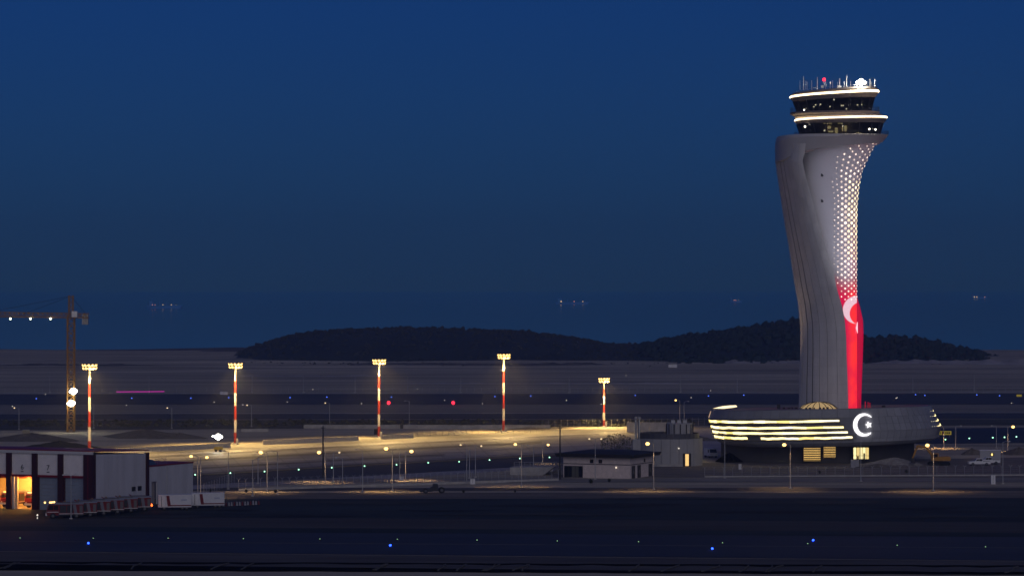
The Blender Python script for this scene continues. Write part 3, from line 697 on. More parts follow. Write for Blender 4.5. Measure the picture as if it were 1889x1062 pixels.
lamp('red_washer', 'SPOT', tower, (lx(1597), -6.5, 14.9), 5200, (1, .03, .08), .3, (.8, 1.5, 40), 40, .9)
for a in (190, 215, 240, 262): 
    p = podium(R(a), .3); 

# =================================================================== FLOODLIGHT MASTS
def lattice_head(root, z, s=1.0, right=1):
    hf = MB()
    n = 12
    for zz in (z-.9, z-.1):
        for i in range(n):
            a, b_ = 2*PI*i/n, 2*PI*(i+1)/n
            hf.tube((1.5*s*math.cos(a), 1.5*s*math.sin(a), zz), (1.5*s*math.cos(b_), 1.5*s*math.sin(b_), zz), .07, .07, 5)
    for i in range(6): hf.tube((0, 0, z-.9), (1.5*s*math.cos(PI*i/3), 1.5*s*math.sin(PI*i/3), z-.9), .06, .06, 5)
    for i in range(6): hf.tube((1.5*s*math.cos(PI*i/3), 1.5*s*math.sin(PI*i/3), z-.9), (1.5*s*math.cos(PI*i/3), 1.5*s*math.sin(PI*i/3), z-.1), .05, .05, 5)
    fr = hf.build('head_frame', M_steel, root)
    for row in range(2):
        for k in range(6):
            a = R(-150+k*31+row*9); x, y = 1.75*s*math.cos(a), 1.75*s*math.sin(a); zz = z+.05-row*.75
            d = Vector((math.cos(a), math.sin(a), -.55)).normalized()
            hs = MB().tube(Vector((x, y, zz))-d*.35, Vector((x, y, zz)), .22, .40, 8).build('floodlight', M_dark, fr)
            MB().tube(Vector((x, y, zz)), Vector((x, y, zz))+d*.10, .37, .33, 10).build('floodlight_lens', E_sodium, fr)
    return fr
masts = [(165, 838, 674, 'left', 'striped floodlight mast rising behind the fire station roof', 1.0),
         (434, 820, 672, 'second', 'striped floodlight mast beside the low white work light', 1.0),
         (699, 808, 665, 'third', 'striped floodlight mast between two lit rows of concrete barriers', 1.0),
         (929, 797, 655, 'fourth', 'tallest striped floodlight mast in the middle of the apron edge', 1.0),
         (1114, 788, 699, 'fifth', 'shortest striped floodlight mast farthest along the apron edge', .9)]
BANDS = [0, .155, .31, .485, .645, .80, 1.0]
for px, pb, pt, _, label, s in masts:
    g = G(px, pb); H = (pb-pt)*g.y/F
    root = thing('floodlight_mast', label, 'light mast', g, 0, 'striped floodlight masts along the apron')
    nb = 6
    for k in range(nb):
        z0, z1 = H*BANDS[k], H*BANDS[k+1]
        r0, r1 = .42-.16*BANDS[k], .42-.16*BANDS[k+1]
        MB().tube((0, 0, z0), (0, 0, z1), r0, r1, 12).build('pole_section', M_red if k % 2 == 0 else mat('mast_white', (.5, .48, .45), .6, var=.2, scale=1), root)
    MB().tube((0, 0, 0), (0, 0, .5), 1.1, 1.0, 12).build('footing', M_concrete, root)
    B(.3, .9, -.9, -.35, .5, 1.7).build('control_box', M_steel, root)
    lattice_head(root, H, s)
    pw = 85000*s*s
    lamp('mast_lamp', 'SPOT', root, (.5, -2.6, H-.4), pw, SODIUM, .6, (.12, -.30, -1), 138, .85)
    lamp('mast_spill', 'POINT', root, (1.0, -1.6, H-1.6), 900, SODIUM, .4)

# white work lights
def light_tower(label, px, pb, pl, cluster):
    g = G(px, pb); H = (pb-pl)*g.y/F
    root = thing('mobile_light_tower', label, 'work light', g)
    B(-1.1, 1.1, -.6, .6, .45, 1.3).build('generator_box', mat('generator_yellow', (.5, .33, .04), .5), root)
    for x in (-.6, .6):
        wl = MB().tube((x, -.75, .35), (x, -.5, .35), .35, .35, 12).build('wheel', M_rubber, root)
    MB().tube((0, 0, 1.3), (0, 0, H), .09, .06, 6).build('telescopic_mast', M_steel, root)
    B(-1.6, 1.6, -.06, .06, H-.1, H).build('lamp_bar', M_steel, root)
    for dx, dz, r in cluster:
        MB().tube((dx, -.05, H+dz), (dx, -.55, H+dz-.1), r*.7, r, 10).build('lamp_housing', M_dark, root)
        MB().ball((dx, -.6, H+dz), r*.92, 12, 8, 1).build('lamp_lens', E_white, root)
    lamp('work_lamp', 'SPOT', root, (0, -1.5, H), 1300, (1, .94, .78), .5, (0, -1, -.45), 150, .7)
    return root
light_tower('mobile work light with brilliant white lamps on the apron edge', 403, 833, 805, ((0, 0, .85), (-.9, .1, .35), (-1.4, .15, .22), (.75, 0, .4)))

# =================================================================== TOWER CRANE
M_crane = mat('crane_yellow', (.34, .17, .035), .55, var=.2, scale=.8)
g = G(131, 796); cs_ = F/g.y
crane = thing('tower_crane', 'orange lattice tower crane with lights along its jib behind the fire station', 'crane', g)
def lattice(p, q, wd, nseg, r, up=Vector((0, 1, 0))):
    b = MB(); p, q = Vector(p), Vector(q); d = (q-p).normalized(); a = d.cross(up).normalized()*wd/2; c = a.cross(d).normalized()*wd/2
    cor = [a+c, a-c, -a-c, -a+c]
    for k in cor: b.tube(p+k, q+k, r*1.4, r*1.4, 5)
    for s in range(nseg):
        t0, t1 = p.lerp(q, s/nseg), p.lerp(q, (s+1)/nseg)
        for i in range(4):
            b.tube(t0+cor[i], t1+cor[(i+1) % 4], r, r, 4); b.tube(t0+cor[i], t0+cor[(i+1) % 4], r, r, 4)
    return b
zj = (796-582)/cs_
lattice((0, 0, 0), (0, 0, zj), 2.0, 16, .13).build('tower_mast', M_crane, crane)
lattice((0, 0, zj), (0, 0, (796-545)/cs_), 1.2, 4, .10).build('apex_tower', M_crane, crane)
lattice((0, 0, zj), (-42, 4, zj+.6), 1.3, 30, .09, Vector((0, 0, 1))).build('jib', M_crane, crane)
lattice((0, 0, zj), (5.2, -.5, zj), 1.2, 4, .09, Vector((0, 0, 1))).build('counter_jib', M_crane, crane)
for k in range(3): B(3.3+k*.6, 3.8+k*.6, -.9, .9, zj-2.6, zj+.4).build('counterweight', M_concrete, crane)
B(.4, 2.0, -1.8, -.4, zj-.4, zj+1.3).build('operator_cab', M_white, crane)
for q in ((-26, 2.5, zj+.6), (-14, 1.4, zj+.5), (4.8, -.4, zj)):
    MB().tube((0, 0, (796-546)/cs_), q, .06, .06, 4).build('tie_rod', M_dark, crane)
for px in (20, 57, 94):
    x = (px-131)/cs_; MB().ball((x, -.9, zj-.9), .30, 8, 6).build('jib_lamp', mat('jib_lens', (1, 1, .8), .4, emit=(.95, 1, .62), estr=8), crane)
    B(x-.3, x+.3, -1.0, -.6, zj-.6, zj-.3).build('lamp_bracket', M_dark, crane)
for i, (px, py, lab) in enumerate(((137, 721, 'upper white work light clamped to the crane mast'), (133, 743, 'lower white work light clamped to the crane mast'))):
    r_ = thing('work_light', lab, 'work light', (g.x+(px-131)/cs_, g.y-1.6, (796-py)/cs_), 0, 'work lights on the crane mast')
    B(-.8, .8, .0, .5, -.5, .5).build('lamp_housing', M_dark, r_)
    for dx, dz, rr in ((0, 0, .95), (-.75, -.1, .5), (.7, .1, .5)):
        MB().ball((dx, -.35, dz), rr, 12, 8).build('lamp_lens', E_white, r_)
    lamp('work_lamp', 'SPOT', r_, (0, -1.6, 0), 1500, (1, .95, .8), .6, (0, -1, -.5), 150, .7)

# =================================================================== STREET LAMPS
def street_lamp(px, pt, pb, side, lit, label, group, arm=1.3, r=.085, hd=None):
    g = G(px, pb); H = (pb-pt)*g.y/F
    root = thing('street_lamp', label, 'street lamp', g, 0, group)
    MB().tube((0, 0, 0), (0, 0, H), r*1.25, r*.8, 7).build('pole', M_steel, root)
    B(-.28, .28, -.28, .28, 0, .25).build('footing', M_concrete, root)
    for sd in ((-1, 1) if side == 0 else (side,)):
        b = MB(); b.tube((0, 0, H-.05), (sd*arm*.55, -.25, H+.22), r*.6, r*.5, 6); b.tube((sd*arm*.55, -.25, H+.22), (sd*arm, -.4, H+.2), r*.5, r*.5, 6)
        b.build('arm', M_steel, root)
        hx = sd*arm
        MB().hexa([(hx-.25, -.55, H+.1), (hx+.25, -.55, H+.1), (hx+.25, -.25, H+.1), (hx-.25, -.25, H+.1), (hx-.2, -.5, H+.28), (hx+.2, -.5, H+.28), (hx+.2, -.3, H+.28), (hx-.2, -.3, H+.28)]).build('lamp_head', M_steel, root)
        if lit:
            rr = {3: .42, 2: .32, 1: .2}[lit]
            MB().ball((hx, -.45, H+.02), rr, 10, 8, .8).build('lamp_lens', E_street if lit > 1 else E_streetdim, root)
            if lit > 1: lamp('street_light', 'SPOT', root, (hx, -1.1, H-.2), {3: 2400, 2: 1200}[lit], (1, .62, .28), .25, (0, -.15, -1), 118, .8)
    return root
GN = 'street lamps along the near service road'; GA = 'street lamps on the apron road'; GF = 'lamp posts beside the far taxiway'
for a in ((724, 827, 905, -1, 3, 'lit street lamp in the row of two close lit lamps, left arm', GN),
          (962, 819, 897, -1, 2, 'lit street lamp left of the flat roofed building', GN),
          (1206, 818, 903, -1, 3, 'lit street lamp in front of the flat roofed building', GN),
          (1458, 820, 901, -1, 3, 'lit street lamp in front of the podium slot windows', GN),
          (1722, 821, 905, -1, 3, 'lit street lamp in front of the excavator', GN),
          (1588, 806, 888, 1, 0, 'unlit thin lamp post below the crescent emblem', GN),
          (1337, 800, 882, -1, 0, 'unlit lamp post before the left end of the podium', GN),
          (748, 832, 885, 1, 3, 'lit street lamp with its arm pointing right toward the round shrubs', GA),
          (600, 834, 888, -1, 3, 'lit street lamp beside the tall dark post', GA),
          (615, 834, 890, 1, 1, 'faintly lit lamp post right of the tall dark post', GA),
          (632, 845, 897, -1, 0, 'short unlit lamp post right of the tall dark post', GA),
          (669, 830, 908, -1, 0, 'tall unlit lamp post left of the close lit pair', GA),
          (737, 828, 886, -1, 0, 'unlit lamp post standing between the close lit pair', GA),
          (861, 820, 892, -1, 1, 'faintly lit lamp post with left arm by the small white cabinet', GA),
          (866, 823, 882, 1, 0, 'unlit middle post of three near the small white cabinet', GA),
          (877, 822, 880, 1, 1, 'faintly lit lamp post with right arm near the small white cabinet', GA),
          (984, 822, 862, -1, 0, 'short unlit lamp post behind the retaining pad', GA),
          (1001, 820, 855, 1, 2, 'lit street lamp with right arm above the retaining pad', GA),
          (1098, 809, 884, 0, 1, 'double arm lamp post before the flat roofed building', GA),
          (365, 841, 918, -1, 2, 'lit street lamp right of the fire station annex', GA),
          (370, 843, 916, 1, 2, 'second lit lamp post at the annex corner with right arm', GA),
          (421, 832, 902, -1, 0, 'unlit lamp post below the white work light', GA),
          (466, 848, 915, 1, 0, 'unlit lamp post beside the red and white barriers', GA),
          (476, 843, 892, 1, 0, 'short unlit post beside the bright apron lamp', GA),
          (493, 834, 907, -1, 3, 'brightest lit lamp on the apron right of the annex', GA),
          (512, 833, 912, -1, 0, 'unlit lamp post right of the bright apron lamp', GA),
          (131, 877, 957, 0, 0, 'thin double arm lamp post in front of the first fire truck', GN),
          (35, 752, 792, -1, 1, 'far lamp post at the left edge of the picture', GF),
          (173, 745, 790, -1, 1, 'far lamp post just right of the leftmost mast', GF),
          (317, 752, 790, -1, 1, 'far lamp post between the first and second masts', GF),
          (464, 747, 787, -1, 1, 'far lamp post just right of the second mast', GF),
          (608, 743, 782, -1, 1, 'far lamp post left of the third mast', GF),
          (755, 740, 782, -1, 0, 'far unlit lamp post between the two red lights', GF),
          (1254, 738, 780, -1, 2, 'lit lamp on the tall pole above the round building', GF),
          (1262, 741, 780, 1, 0, 'unlit twin pole above the round building', GF),
          (1741, 787, 826, -1, 3, 'lit street lamp at the right tip of the podium', GF),
          (1763, 786, 826, 1, 0, 'unlit post just right of the yellow sign', GF),
          (1838, 786, 826, -1, 0, 'unlit post behind the site cabin', GF),
          (1859, 787, 832, 1, 3, 'lit street lamp near the right edge of the picture', GF),
          (1850, 815, 892, 1, 0, 'tall unlit lamp post in front of the site cabin', GN)):
    street_lamp(*a)
for i, px in enumerate((92, 275, 465, 560, 655, 752, 850, 1050, 1255, 1360, 1684, 1797)):
    g = G(px, 724); H = 30*g.y/F
    o = thing('lighting_pole', 'thin pale pole on the far side of the runway', 'pole', g, 0, 'poles beyond the runway')
    MB().tube((0, 0, 0), (0, 0, H), .13, .08, 6).build('shaft', M_steel, o); B(-.4, .4, -.4, .4, 0, .3).build('footing', M_concrete, o)
for px, pt, pb, lab in ((596, 785, 880, 'tall dark wooden post standing on the apron edge'), (1033, 786, 884, 'tall dark post at the left corner of the flat roofed building')):
    g = G(px, pb); H = (pb-pt)*g.y/F
    o = thing('utility_post', lab, 'post', g, 0, 'dark utility posts')
    MB().tube((0, 0, 0), (0, 0, H), .2, .13, 7).build('shaft', M_dark, o); B(-.5, .5, -.06, .06, H-.5, H-.35).build('crossbar', M_dark, o)

# =================================================================== VEHICLES
def wheel(root, x, y, r, wdt=.35):
    t_ = MB().tube((x, y-wdt/2, r), (x, y+wdt/2, r), r, r, 16).build('wheel', M_rubber, root)
    MB().tube((x, y-wdt/2-.02, r), (x, y+wdt/2+.02, r), r*.5, r*.5, 12).build('rim', mat('rim_grey', (.12, .12, .13), .5, .3), t_)
def fire_truck():
    root = thing('fire_truck', '', '')
    L = 3.6
    MB().box(-3.5, 3.4, -.95, .95, .5, .85).build('chassis', M_dark, root)
    cab = MB().prism([(1.25, .62), (3.5, .62), (3.62, 1.25), (3.5, 1.75), (3.1, 2.72), (1.25, 2.78)], -1.22, 1.22).build('cab', M_truckred, root)
    MB().hexa([(3.50, -1.05, 1.72), (3.50, 1.05, 1.72), (3.46, 1.05, 1.70), (3.46, -1.05, 1.70), (3.18, -1.05, 2.60), (3.18, 1.05, 2.60), (3.12, 1.05, 2.60), (3.12, -1.05, 2.60)]).build('windscreen', M_glass, cab)
    for sd in (-1, 1):
        y0, y1 = (sd*1.225, sd*1.25) if sd > 0 else (sd*1.25, sd*1.225)
        MB().prism([(2.3, 1.72), (3.35, 1.72), (3.0, 2.55), (2.3, 2.55)], y0, y1).build('side_window', M_glass, cab)
        MB().prism([(1.4, 1.72), (2.15, 1.72), (2.15, 2.55), (1.4, 2.55)], y0, y1).build('side_window', M_glass, cab)
        B(3.1, 3.2, sd*1.35-.12, sd*1.35+.12, 1.9, 2.4).build('mirror', M_dark, cab)
    body = B(-3.5, 1.2, -1.22, 1.22, .82, 2.75).build('body', M_truckred, root)
    for sd in (-1, 1):
        def sl(a, b): return (sd*a, sd*b) if sd > 0 else (sd*b, sd*a)
        for x0, x1 in ((-.2, 1.0), (-1.5, -.35)):
            y0, y1 = sl(1.222, 1.25); B(x0, x1, y0, y1, 1.15, 2.55).build('roller_shutter', mat('truck_shutter', (.03, .032, .04), .45, .2), body)
        y0, y1 = sl(1.222, 1.262); MB().prism([(-2.35, .95), (-1.75, .95), (-1.45, 2.7), (-2.05, 2.7)], y0, y1).build('white_stripe', mat('truck_stripe', (.17, .17, .20), .5), body)
        y0, y1 = sl(1.222, 1.25); B(-3.35, -2.75, y0, y1, 1.1, 2.5).build('rear_locker', mat('truck_locker', (.13, .12, .12), .5), body)
        y0, y1 = sl(1.222, 1.268); B(-3.5, 1.2, y0, y1, .88, .98).build('reflective_line', M_white, body)
        y0, y1 = sl(1.222, 1.268); B(1.26, 3.45, y0, y1, 1.22, 1.34).build('reflective_line', M_white, cab)
    B(-3.55, 3.05, -1.25, 1.25, 2.76, 2.98).build('roof', mat('truck_roof', (.22, .24, .30), .5), root)
    B(-2.6, .6, -.9, .9, 2.98, 3.12).build('roof_locker', mat('truck_locker', (.3, .29, .28)), root)
    MB().tube((.2, 0, 2.98), (.9, 0, 3.35), .10, .08, 8).build('water_cannon', M_truckred, root)
    B(3.45, 3.78, -1.2, 1.2, .55, .95).build('bumper', M_white, root)
    for x in (2.35, -2.2):
        for sd in (-1, 1): wheel(root, x, sd*1.02, .55, .42)
    for sd in (-1, 1):
        MB().tube((3.6, sd*.85, 1.1), (3.68, sd*.85, 1.1), .16, .16, 10).build('headlight', mat('headlamp_off', (.6, .6, .58), .2), root)
        B(-3.58, -3.5, sd*.95-.12, sd*.95+.12, 1.0, 1.3).build('tail_light', M_taildim, root)
    for k, y in enumerate((-.75, 0, .75)): B(2.55, 2.85, y-.25, y+.25, 2.98, 3.16).build('beacon', mat('beacon_off', (.25, .12, .03), .3), root)
    return root
ft = fire_truck()
TL = ['nearest red fire truck with amber roof beacons lit', 'second red fire truck from the left in the parked row', 'third red fire truck from the left in the parked row',
      'fourth red fire truck from the left in the parked row', 'fifth red fire truck from the left in the parked row', 'farthest red fire truck in the row with glowing orange tail lights']
trucks = []
for k in range(6):
    o = ft if k == 0 else copy_tree(ft)
    trucks.append(o); px = 120+25.2*k; pb = 955-2.6*k
    o.location = G(px, pb); o.rotation_euler = (0, 0, R(180+9)); o.scale = (.93, .93, .93); tag(o, TL[k], 'fire truck', 'fire trucks parked in a row')
for c in list(COL.objects):
    if c.parent == trucks[0] and c.name.startswith('beacon'):
        c.data = c.data.copy(); c.data.materials[0] = E_amber
    if c.parent == trucks[5] and c.name.startswith('tail_light'):
        c.data = c.data.copy(); c.data.materials[0] = E_tail
for k, (x, y) in enumerate(((3.9, .9), (2.9, .7), (2.5, .2), (2.1, -.3))):
    MB().ball((x, y, 3.12), .20, 8, 6).build('beacon', E_amber, trucks[0])
for sd in (-1, 1): MB().ball((-3.6, sd*1.1, 1.2), .24, 8, 6).build('tail_light', E_tail, trucks[5])

def box_trailer(px, pb, lab):
    g = G(px, pb)
    root = thing('box_trailer', lab, 'trailer', g, R(9), 'white box trailers beside the fire trucks')
    bx = B(-3.1, 3.1, -1.2, 1.2, .55, 2.75).build('box_body', mat('trailer_white', (.62, .62, .64), .5, var=.06, scale=.8), root)
    MB().prism([(-1.35, .75), (-.75, .75), (-1.05, 2.7), (-1.6, 2.7)], -1.25, -1.202).build('red_stripe', M_truckred, bx)
    B(-.9, 3.05, -1.245, -1.202, .78, .98).build('red_line', M_truckred, bx)
    for x0, x1 in ((-3.0, -2.55), (-2.45, -1.9)):
        B(x0, x1, -1.24, -1.202, .7, 2.6).build('door_leaf', M_white, bx)
    B(-2.54, -2.46, -1.25, -1.202, .7, 2.6).build('door_bar', M_dark, bx)
    B(-3.15, 3.15, -1.25, 1.25, 2.75, 2.86).build('roof', M_white, root)
    B(1.2, 2.2, -1.235, -1.202, 1.75, 2.05).build('name_plate', mat('faint_blue', (.40, .43, .52), .5), bx)
    B(-3.0, 3.0, -.9, .9, .4, .55).build('chassis', M_dark, root)
    for x in (-2, 1.4, 2.2):
        for sd in (-1, 1): wheel(root, x, sd*.95, .40, .3)
    MB().tube((3.1, 0, .5), (4.0, 0, .45), .06, .06, 6).build('tow_bar', M_dark, root)
box_trailer(322, 939.5, 'white box trailer with red stripe next to the last fire truck')
box_trailer(383, 936, 'white box trailer with red stripe next to the plastic barriers')
for k in range(14):
    px = 412+5*k; g = G(px, 933.5-k*.25); cc = k % 3 == 1
    o = thing('traffic_barrier', 'red plastic traffic barrier in the row beside the trailers' if cc else 'white plastic traffic barrier in the row beside the trailers', 'barrier', g, R(15), 'plastic barriers beside the trailers')
    MB().prism([(-.24, 0), (.24, 0), (.2, .25), (.14, 1.0), (-.14, 1.0), (-.2, .25)], -.3, .3).build('shell', M_truckred if cc else mat('barrier_white', (.32, .32, .34), .6, var=.2, scale=2), o); o.scale = (.8, .8, random.uniform(.72, .85))
    B(-.26, .26, -.33, .33, .0, .08).build('base', M_dark, o)

def pickup(px, pb, lab, rz):
    root = thing('pickup_truck', lab, 'pickup', G(px, pb), rz, 'white pickups by the site cabin')
    body = MB().prism([(-2.6, .45), (2.55, .45), (2.6, .85), (2.45, 1.02), (1.2, 1.10), (-2.6, 1.08)], -.9, .9).build('body', M_white, root)
    cabm = MB().prism([(-.75, 1.08), (1.25, 1.10), (.6, 1.72), (-.65, 1.74)], -.82, .82).build('cab', M_white, root)
    for sd in (-1, 1):
        y0, y1 = (.822, .84) if sd > 0 else (-.84, -.822)
        MB().prism([(.22, 1.15), (1.0, 1.15), (.55, 1.62), (.22, 1.62)], y0, y1).build('side_window', M_glass, cabm)
        MB().prism([(-.6, 1.15), (.14, 1.15), (.14, 1.62), (-.6, 1.62)], y0, y1).build('side_window', M_glass, cabm)
    MB().hexa([(1.22, -.7, 1.14), (1.22, .7, 1.14), (1.18, .7, 1.12), (1.18, -.7, 1.12), (.66, -.66, 1.68), (.66, .66, 1.68), (.62, .66, 1.66), (.62, -.66, 1.66)]).build('windscreen', M_glass, cabm)
    B(-2.5, -.85, -.75, .75, 1.06, 1.12).build('load_bed', M_dark, root)
    for x in (-1.6, 1.65):
        for sd in (-1, 1): wheel(root, x, sd*.8, .38, .26)
    for sd in (-1, 1): B(2.52, 2.62, sd*.65-.15, sd*.65+.15, .72, .9).build('headlight', mat('headlamp_off', (.6, .6, .58)), root)
pickup(1806, 858.5, 'white pickup parked nearest, left of the other pickup', R(185))
pickup(1824, 856, 'white pickup parked behind and right of the other', R(178))

def van(px, pb, lab):
    root = thing('white_van', lab, 'van', G(px, pb), R(-75))
    bd = MB().prism([(-2.3, .45), (2.4, .45), (2.5, 1.0), (2.2, 1.25), (1.6, 2.2), (-2.3, 2.25)], -1.0, 1.0).build('body', M_white, root)
    MB().hexa([(2.22, -.9, 1.27), (2.22, .9, 1.27), (2.16, .9, 1.25), (2.16, -.9, 1.25), (1.68, -.85, 2.1), (1.68, .85, 2.1), (1.62, .85, 2.1), (1.62, -.85, 2.1)]).build('windscreen', mat('van_glass', (.03, .05, .10), .1), bd)
    for sd in (-1, 1):
        y0, y1 = (1.002, 1.02) if sd > 0 else (-1.02, -1.002)
        MB().prism([(.8, 1.3), (1.8, 1.3), (1.45, 2.0), (.8, 2.0)], y0, y1).build('side_window', M_glass, bd)
        for x in (-1.5, 1.5): wheel(root, x, sd*.85, .38, .28)
        B(2.42, 2.52, sd*.7-.15, sd*.7+.15, .75, .95).build('headlight', mat('headlamp_off', (.6, .6, .58)), root)
van(1311, 843, 'white van parked facing the camera beside the podium left end')

# excavator
M_exc = mat('excavator_orange', (.42, .20, .03), .5, var=.25, scale=1.5)
ex = thing('excavator', 'orange tracked excavator digging under the right end of the podium', 'excavator', G(1732, 858), R(180))
for sd in (-1, 1):
    MB().prism([(-2.2, 0), (2.2, 0), (2.6, .45), (2.2, .9), (-2.2, .9), (-2.6, .45)], sd*1.0-.3, sd*1.0+.3).build('track', M_rubber, ex)
B(-1.0, 1.0, -.7, .7, .7, 1.15).build('slew_ring', M_dark, ex)
MB().prism([(-2.6, 1.15), (1.0, 1.15), (1.0, 2.0), (-2.2, 2.2), (-2.6, 2.0)], -1.25, 1.25).build('engine_house', M_exc, ex)
ec = MB().prism([(.2, 1.2), (1.9, 1.2), (1.9, 1.9), (1.5, 2.9), (.2, 2.95)], .2, 1.2).build('operator_cab', M_exc, ex)
MB().prism([(.45, 1.9), (1.65, 1.9), (1.4, 2.75), (.45, 2.75)], 1.202, 1.22).build('cab_window', M_glass, ec)
def beam(pts, wdt, th, name, mm):
    b = MB()
    for p, q in zip(pts, pts[1:]):
        d = Vector((q[0]-p[0], 0, q[1]-p[1])).normalized(); n = Vector((-d.z, 0, d.x))*th
        P, Q = Vector((p[0], 0, p[1])), Vector((q[0], 0, q[1]))
        b.hexa([P-n-Vector((0, wdt, 0)), Q-n-Vector((0, wdt, 0)), Q-n+Vector((0, wdt, 0)), P-n+Vector((0, wdt, 0)), P+n-Vector((0, wdt, 0)), Q+n-Vector((0, wdt, 0)), Q+n+Vector((0, wdt, 0)), P+n+Vector((0, wdt, 0))])
    return b.build(name, mm, ex)
beam([(1.0, 1.6), (2.9, 4.2), (5.0, 4.6)], .25, .28, 'boom', M_exc)
beam([(5.0, 4.7), (6.2, 1.7)], .2, .2, 'stick', M_exc)
MB().prism([(5.9, 1.8), (6.5, 1.7), (6.6, .7), (5.6, .5), (5.5, .9)], -.5, .5).build('bucket', M_dark, ex)
MB().tube((1.6, 0, 1.5), (2.9, 0, 3.6), .1, .1, 6).build('hydraulic_ram', M_steel, ex)

# =================================================================== FIRE STATION
FA = R(25); C0 = G(172, 943); FS = F/C0.y
fs_ = thing('fire_station', 'pale airport fire station with dark red columns and two lit open bays', 'fire station', C0, -FA)
def fx(px): return (px-172)/(FS*math.cos(FA))
def fz(py): return (943-py)/FS
M_clad = mat('station_cladding', (.58, .57, .58), .6, var=.10, scale=.5, stretch=(1, 1, .2), tone=.05)
M_colm = mat('station_column', (.045, .012, .018), .6, var=.15, scale=.8)
M_redtrim = mat('station_trim', (.22, .012, .025), .5)
M_shut = mat('station_shutter', (.30, .34, .40), .55, .2, var=.08, scale=.8)
HT = fz(832.5)
def dy(y): return -.032*y            # roof falls slightly to the rear
# side wall of upright panels
for k in range(12):
    y0, y1 = .9+k*1.48, .9+(k+1)*1.48-.03
    MB().hexa([(-.25, y0, 0), (0, y0, 0), (0, y1, 0), (-.25, y1, 0), (-.25, y0, HT-.55+dy(y0)), (0, y0, HT-.55+dy(y0)), (0, y1, HT-.55+dy(y1)), (-.25, y1, HT-.55+dy(y1))]).build('wall_panel', M_clad, fs_)
for k in range(2):
    B(.002, .06, 13.6+k*2.2, 14.9+k*2.2, fz(913), fz(904.5)).build('wall_vent', M_dark, fs_)
MB().box(-.3, .25, 18.7, 19.6, 0, HT-.4+dy(19.5)).build('corner_column', M_colm, fs_)
MB().hexa([(-37, -.1, HT-.02), (.12, -.1, HT-.02), (.12, 19.7, HT-.02+dy(19.5)), (-37, 19.7, HT-.02+dy(19.5)), (-37, -.1, HT+.16), (.12, -.1, HT+.16), (.12, 19.7, HT+.16+dy(19.5)), (-37, 19.7, HT+.16+dy(19.5))]).build('roof', M_redtrim, fs_)
MB().hexa([(-37, -.35, HT-.56), (.06, -.35, HT-.56), (.06, 0, HT-.56), (-37, 0, HT-.56), (-37, -.35, HT-.04), (.06, -.35, HT-.04), (.06, 0, HT-.04), (-37, 0, HT-.04)]).build('parapet', mat('parapet_white', (.55, .54, .54), .6), fs_)
B(-37, -.3, 19.4, 19.6, 0, HT-1.2).build('rear_wall', M_clad, fs_)
cols = [(-1.9, .05), (-7.57, -6.5), (-13.3, -12.2), (-19.05, -17.95), (-24.8, -23.7), (-30.5, -29.4), (-36.2, -35.1)]
for k, (a, b_) in enumerate(cols):
    B(a, b_, -.45, .85, 0, HT-.58).build('column', M_colm, fs_)
    if k == 0: B(-.95, -.85, -.47, -.452, .2, HT-.7).build('column_joint', M_redtrim, fs_)
txt = {2: '6', 1: '7'}
def text_mesh(s_, size, m_):
    cu = bpy.data.curves.new('text', 'FONT'); cu.body = s_; cu.size = size; cu.align_x = 'CENTER'; cu.extrude = .02
    o = bpy.data.objects.new('tmp', cu); COL.objects.link(o); dg = bpy.context.evaluated_depsgraph_get(); dg.update()
    me = bpy.data.meshes.new_from_object(o.evaluated_get(dg)); bpy.data.objects.remove(o); me.materials.clear(); me.materials.append(m_); return me
bays = [(cols[k+1][1], cols[k][0]) for k in range(6)]
ZD = fz(882)
for k, (a, b_) in enumerate(bays):
    pn = B(a+.03, b_-.03, -.05, .2, ZD+.42, HT-.58).build('bay_panel', mat('bay_cladding', (.80, .75, .73), .6, var=.08, scale=.7), fs_)
    B(a+.02, b_-.02, -.16, .22, ZD, ZD+.40).build('lintel', M_redtrim, fs_)
    if k in txt:
        o = link('bay_number', text_mesh(txt[k], 1.35, M_dark), pn, ((a+b_)/2, -.09, fz(868.5))); o.rotation_euler = (PI/2, 0, 0)
        B((a+b_)/2-.28, (a+b_)/2+.28, -.12, -.052, fz(873.2), fz(871.6)).build('number_plate', M_dark, pn)
    if k in (0, 1, 4, 5):
        nsl = 9
        for q in range(nsl):
            z0, z1 = ZD*q/nsl+.01, ZD*(q+1)/nsl-.02
            B(a+.25, b_-.05, .25, .34, z0, z1).build('shutter_slat', M_shut, fs_)
        B(a, a+.24, .1, .5, 0, ZD).build('door_jamb', M_colm, fs_)
    else:
        B(a, a+.35, .1, .6, 0, ZD).build('door_jamb', M_clad, fs_)
# interior of the two open bays
M_int = mat('garage_wall', (.60, .50, .34), .8, var=.1, scale=.6)
B(-37, -12.6, 13, 13.2, 0, HT-1.4).build('garage_back_wall', M_int, fs_)
B(-12.5, -12.3, .9, 13, 0, HT-1.4).build('garage_side_wall', M_int, fs_)
B(-37, -12.3, .9, 13, ZD+.6, ZD+.75).build('garage_ceiling', M_int, fs_)
B(-37, -12.3, .3, 13, .01, .06).build('garage_floor', mat('garage_floor', (.35, .30, .22), .35), fs_)
for k in range(4): B(-37, -12.3, 2+3*k, 2.25+3*k, ZD-.5, ZD-.1).build('roof_truss', mat('truss_red', (.25, .05, .03), .6), fs_)
for x in (-15.6, -21.4):
    for y in (3.5, 8.5):
        B(x-1.2, x+1.2, y-.15, y+.15, ZD+.40, ZD+.5).build('tube_light', mat('tube_light', (1, .8, .5), .5, emit=(1, .60, .16), estr=4), fs_)
        lamp('bay_light', 'POINT', fs_, (x, y, ZD-.3), 3400, (1, .42, .075), .4)
lamp('bay_light', 'POINT', fs_, (-15.6, 1.6, ZD-.6), 600, (1, .45, .09), .4)
kk = {}
